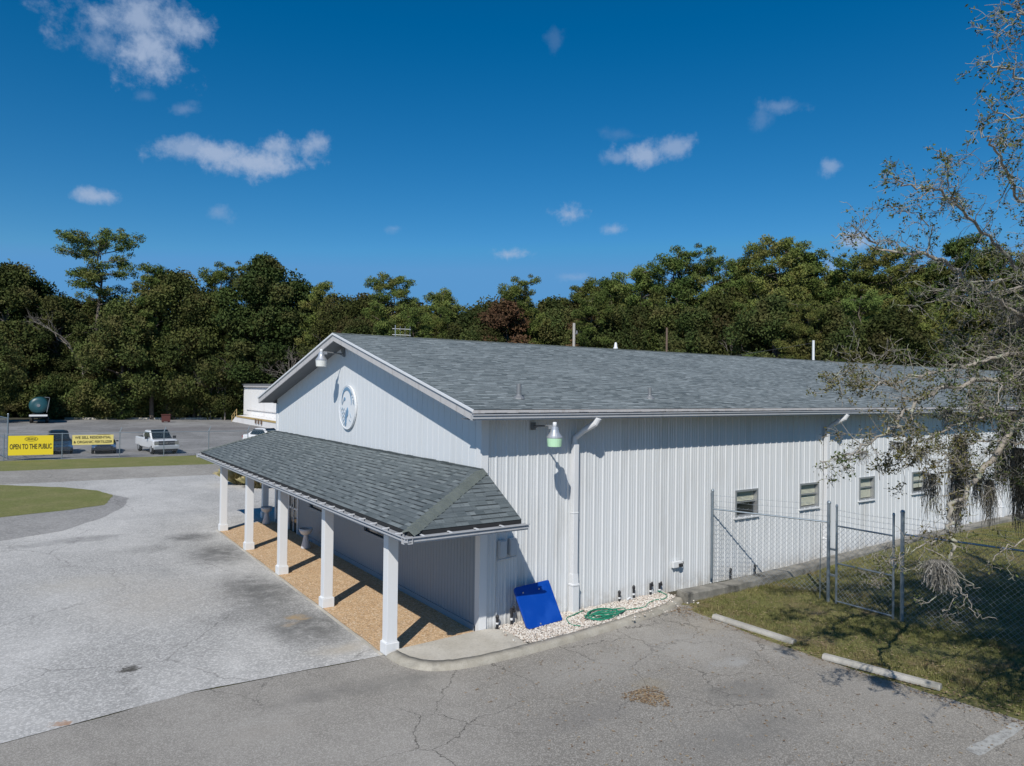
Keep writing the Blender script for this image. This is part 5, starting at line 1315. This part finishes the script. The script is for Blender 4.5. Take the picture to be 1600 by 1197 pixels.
LB = [
 ([from_trunk(3.2),(1700,560,14.5),(1600,655,13),(1540,730,12.4),(1505,773,12),(1483,805,11.8),(1485,836,11.6),(1490,850,11.5),(1487,875,11.5),(1493,913,11.4)], .085,.016,.55,.5,.5),
 ([(1493,905,11.4),(1470,930,11.3),(1443,940,11.2)], .013,.006,.3,.2,.3), ([(1490,912,11.4),(1510,932,11.3),(1523,960,11.2),(1555,967,11.1)], .013,.005,.3,.2,.3), ([(1487,890,11.4),(1530,920,11.2)], .010,.004,.3,.2,.3),([(1493,920,11.4),(1485,945,11.3),(1470,955,11.2)], .009,.004,.3,.2,.3),
 ([(1650,800,12),(1600,845,12),(1560,865,12),(1543,881,12)], .022,.006,.5,.3,.4), ([(1577,858,12),(1577,885,12),(1587,908,12)], .008,.004,.4,.2,.3),
 ([(1485,836,11.6),(1455,845,11.6),(1425,858,11.5),(1413,862,11.5),(1393,880,11.4),(1378,900,11.3),(1370,923,11.3)], .016,.005,.8,.2,.35), ([(1393,880,11.4),(1370,868,11.4),(1347,872,11.5)], .008,.004,.5,.2,.3), ([(1487,875,11.5),(1448,858,11.6),(1434,885,11.5),(1433,900,11.5)], .010,.005,.5,.2,.3),
 ([from_trunk(5.6),(1700,560,14),(1600,590,13),(1532,592,12.6),(1496,601,12.4),(1442,621,12),(1408,648,11.8),(1393,668,11.7),(1352,695,11.4),(1310,715,11.2),(1285,722,11.1)], .075,.010,.9,.7,.6),
 ([from_trunk(6.),(1680,520,14.5),(1600,549,13.5),(1528,566,13),(1487,574,12.8),(1447,585,12.6),(1384,596,12.4),(1361,607,12.2),(1330,600,12.1)], .070,.010,.9,.6,.6),
 ([(1384,596,12.4),(1340,570,12.2),(1318,580,12.1),(1300,600,12.)], .014,.005,1.2,.7,.5),
 ([from_trunk(7.2),(1690,540,14.5),(1600,497,13.5),(1542,460,13),(1489,417,12.6),(1435,396,12.3),(1390,392,12.1),(1360,374,12),(1330,366,11.9),(1301,369,11.8)], .070,.008,.9,.55,.6),
 ([from_trunk(7.6),(1680,480,14.5),(1600,422,13.8),(1542,369,13.4),(1489,312,13),(1450,296,12.8),(1414,289,12.7),(1387,267,12.6)], .065,.008,.9,.55,.55),
 ([(1489,312,13),(1480,270,12.9),(1470,235,12.8)], .014,.005,.9,.5,.4), ([(1450,400,12.3),(1452,350,12.2),(1420,330,12.1),(1395,335,12.)], .014,.005,.9,.5,.4),
 ([from_trunk(9.),(1680,380,14.5),(1600,310,13.8),(1564,246,13.5),(1540,220,13.3),(1531,200,13.2)], .05,.008,.9,.55,.5),
 ([from_trunk(10.),(1680,200,14.5),(1620,140,14),(1585,118,13.8),(1545,103,13.6),(1537,95,13.5)], .04,.007,.9,.55,.45), ([from_trunk(10.8),(1660,40,14.5),(1600,20,14),(1585,32,13.9),(1560,55,13.8)], .03,.006,.9,.55,.45),([(1680,120,14.5),(1620,40,14),(1590,5,13.8),(1595,-30,13.8)], .03,.006,.9,.55,.45),
 ([(1680,230,14.5),(1600,190,14),(1560,175,13.8),(1548,160,13.7)], .025,.006,.9,.55,.4), ([from_trunk(6.),(1700,480,14),(1600,455,13.2),(1550,440,12.8),(1500,450,12.5),(1460,470,12.3),(1420,480,12.1)], .04,.006,.9,.6,.55),
 ([from_trunk(5.),(1700,620,14.5),(1620,640,13.8),(1560,650,13.4),(1500,660,13),(1440,690,12.7),(1400,720,12.5),(1370,745,12.4)], .05,.007,1.,.7,.6), ([(1700,700,14.5),(1620,700,13.6),(1560,690,13.2),(1500,700,12.9),(1450,740,12.6)], .035,.007,.9,.7,.5),
 ([(1408,648,11.8),(1420,690,11.8),(1415,720,11.8)], .014,.005,.9,.7,.4), ([(1540,730,12.4),(1500,725,12.2),(1460,700,12),(1430,705,11.9)], .018,.006,.9,.7,.5),
 ([from_trunk(5.4),(1680,600,15),(1600,540,14.5),(1540,530,14),(1500,540,13.8),(1470,530,13.6)], .04,.006,1.1,.8,.6), ([(1660,620,15),(1600,610,14.5),(1550,615,14),(1510,640,13.8),(1470,650,13.5)], .03,.006,1.1,.8,.6),
 ([from_trunk(5),(1690,580,13),(1620,575,12.),(1580,590,11.5),(1555,625,11.2),(1560,670,11.1)], .03,.006,.9,.6,.5), ([(1680,500,16),(1600,490,15.5),(1560,480,15.2),(1530,500,15)], .03,.006,1.1,.8,.6),
 ([(1680,760,15),(1620,750,14.5),(1570,740,14.2),(1530,750,14)], .025,.006,1.1,.8,.6)]
allp = []
LB = [([(u, v, D*(1-.24*max(0., min(1., (340-v)/120.)))) for (u, v, D) in l], *rest) for (l, *rest) in LB]
for (l, r0, r1, de, lf, tl) in LB: allp += limb_px(l, r0, r1, de*(1.3 if 450 < sum(q[1] for q in l)/len(l) < 760 else 1.), lf, tl)
# more crown right of the frame and above, so that its shadow falls on the lawn
for k_ in range(26):
    z = random.uniform(3.5,7.8); b_ = trunk_pt(z)-OFF; an = random.uniform(-1.2,2.6); L = random.uniform(2.2,4.6)*(1 if z > 5 else .7)
    tip = b_+Vector((math.cos(an)*L, math.sin(an)*L*.75, random.uniform(-.2,1.5)))
    q = px_of(tip+OFF)
    if q[2] < 9 or (q[0] < 1480): continue
    pts = limb(wood, b_, tip, .06, .012, .16, 8, 5)
    for i in range(2, len(pts)):
        for _ in range(3):
            nd = Vector((random.gauss(0,1),random.gauss(0,1),random.gauss(0,.6))).normalized(); twig(pts[i], nd, random.uniform(.4,.9), .012, 0, .95)
for k_ in range(104):
    b_ = trunk_pt(random.uniform(3.5,7.5))-OFF; tip = (Vector((random.uniform(1.6,5.5), random.uniform(-12.4,-9.6), random.uniform(3.4,5.6))) if k_ % 5 == 0 else Vector((random.uniform(3,10.5), random.uniform(-13,-8.5), random.uniform(5,8.8))))-OFF
    q = px_of(tip+OFF)
    if q[2] < 6 or q[0] < 1640: continue
    pts = limb(wood, b_, tip, .06, .012, .12, 8, 5)
    for i in range(3, len(pts)):
        for _ in range(4):
            nd = Vector((random.gauss(0,1),random.gauss(0,1),random.gauss(0,.6))).normalized(); twig(pts[i], nd, random.uniform(.4,.8), .012, 0, 1.)
wood.build('branches', palebark, ft, smooth=True)
C = np.array(leafC); S = np.array(leafS); V, Fc = cards(C, S, asp=.5); me = npmesh('leaves', V, Fc, [twigleaf], rng.random(len(C)))
link('leaves', me, ft)
# spanish moss: hanging strands
mV = []; mF = []; mT = []
def moss(top, L, wdt, n, shade=1., sp=.10):
    for _ in range(n):
        x = random.gauss(0,wdt*.5); y = random.gauss(0,wdt*.5); l = L*random.uniform(.35,1.)*(1-min(.8,abs(x)/(wdt*1.6))); seg = 5; b = len(mV); t = random.random()*shade; px, py = x*.4, y*.4
        an = random.uniform(0,3.14); wx, wy = math.cos(an)*.0035, math.sin(an)*.0035
        for i in range(seg+1):
            f = i/seg; px += random.gauss(0,.024)+x*sp; py += random.gauss(0,.024)+y*sp
            mV.append((top[0]+px-wx, top[1]+py-wy, top[2]-l*f)); mV.append((top[0]+px+wx, top[1]+py+wy, top[2]-l*f))
        for i in range(seg): a = b+2*i; mF.append((a,a+1,a+3,a+2)); mT.append(t)
for (u, v, D, L, wd, n_) in ((1466,876,11.2,.55,.19,700),(1500,680,15,1.9,.17,420),(1495,720,15,1.5,.22,260),(1493,770,14,1.0,.14,160),(1568,690,15,1.3,.18,260),(1590,700,15,1.7,.22,380),(1600,760,15,1.2,.22,260),(1545,750,14,1.1,.14,200),(1528,735,14,.9,.12,160),(1580,640,14.5,1.3,.25,320),
                          (1455,740,13,1.0,.16,160),(1600,560,15,1.4,.28,300),(1440,700,12.7,.45,.12,80),(1350,705,11.3,.3,.1,40),(1400,690,12,.35,.12,50),(1560,540,14,.7,.2,120),(1530,620,13.8,.7,.2,120),(1390,850,11.4,.25,.1,40),(1570,470,13.5,.5,.15,70),(1520,560,13.6,.6,.2,90),(1590,480,14,.9,.25,140),(1480,640,13,.5,.15,70)):
    moss(tuple(at(u, v, D)-OFF), L, wd, n_, 1. if D < 11.5 else .35, .16 if n_ == 700 else .08)  # strands farther back get a darker tint, shade painted into their colour
link('moss', npmesh('moss', np.array(mV), np.array(mF), [moss_m], mT), ft)

# added round tree, unseen left of the frame, to cast a shadow on the island path
rt = plant_tree('oak', SHR[0], (-16.2,19.4,0), 4.6, 4.5, 'round dense tree added out of view past the left edge to cast a shadow', None, 'shadow_tree')

for o in bpy.data.objects:
    if o.type == 'MESH' and o.name.startswith('t.'): pass
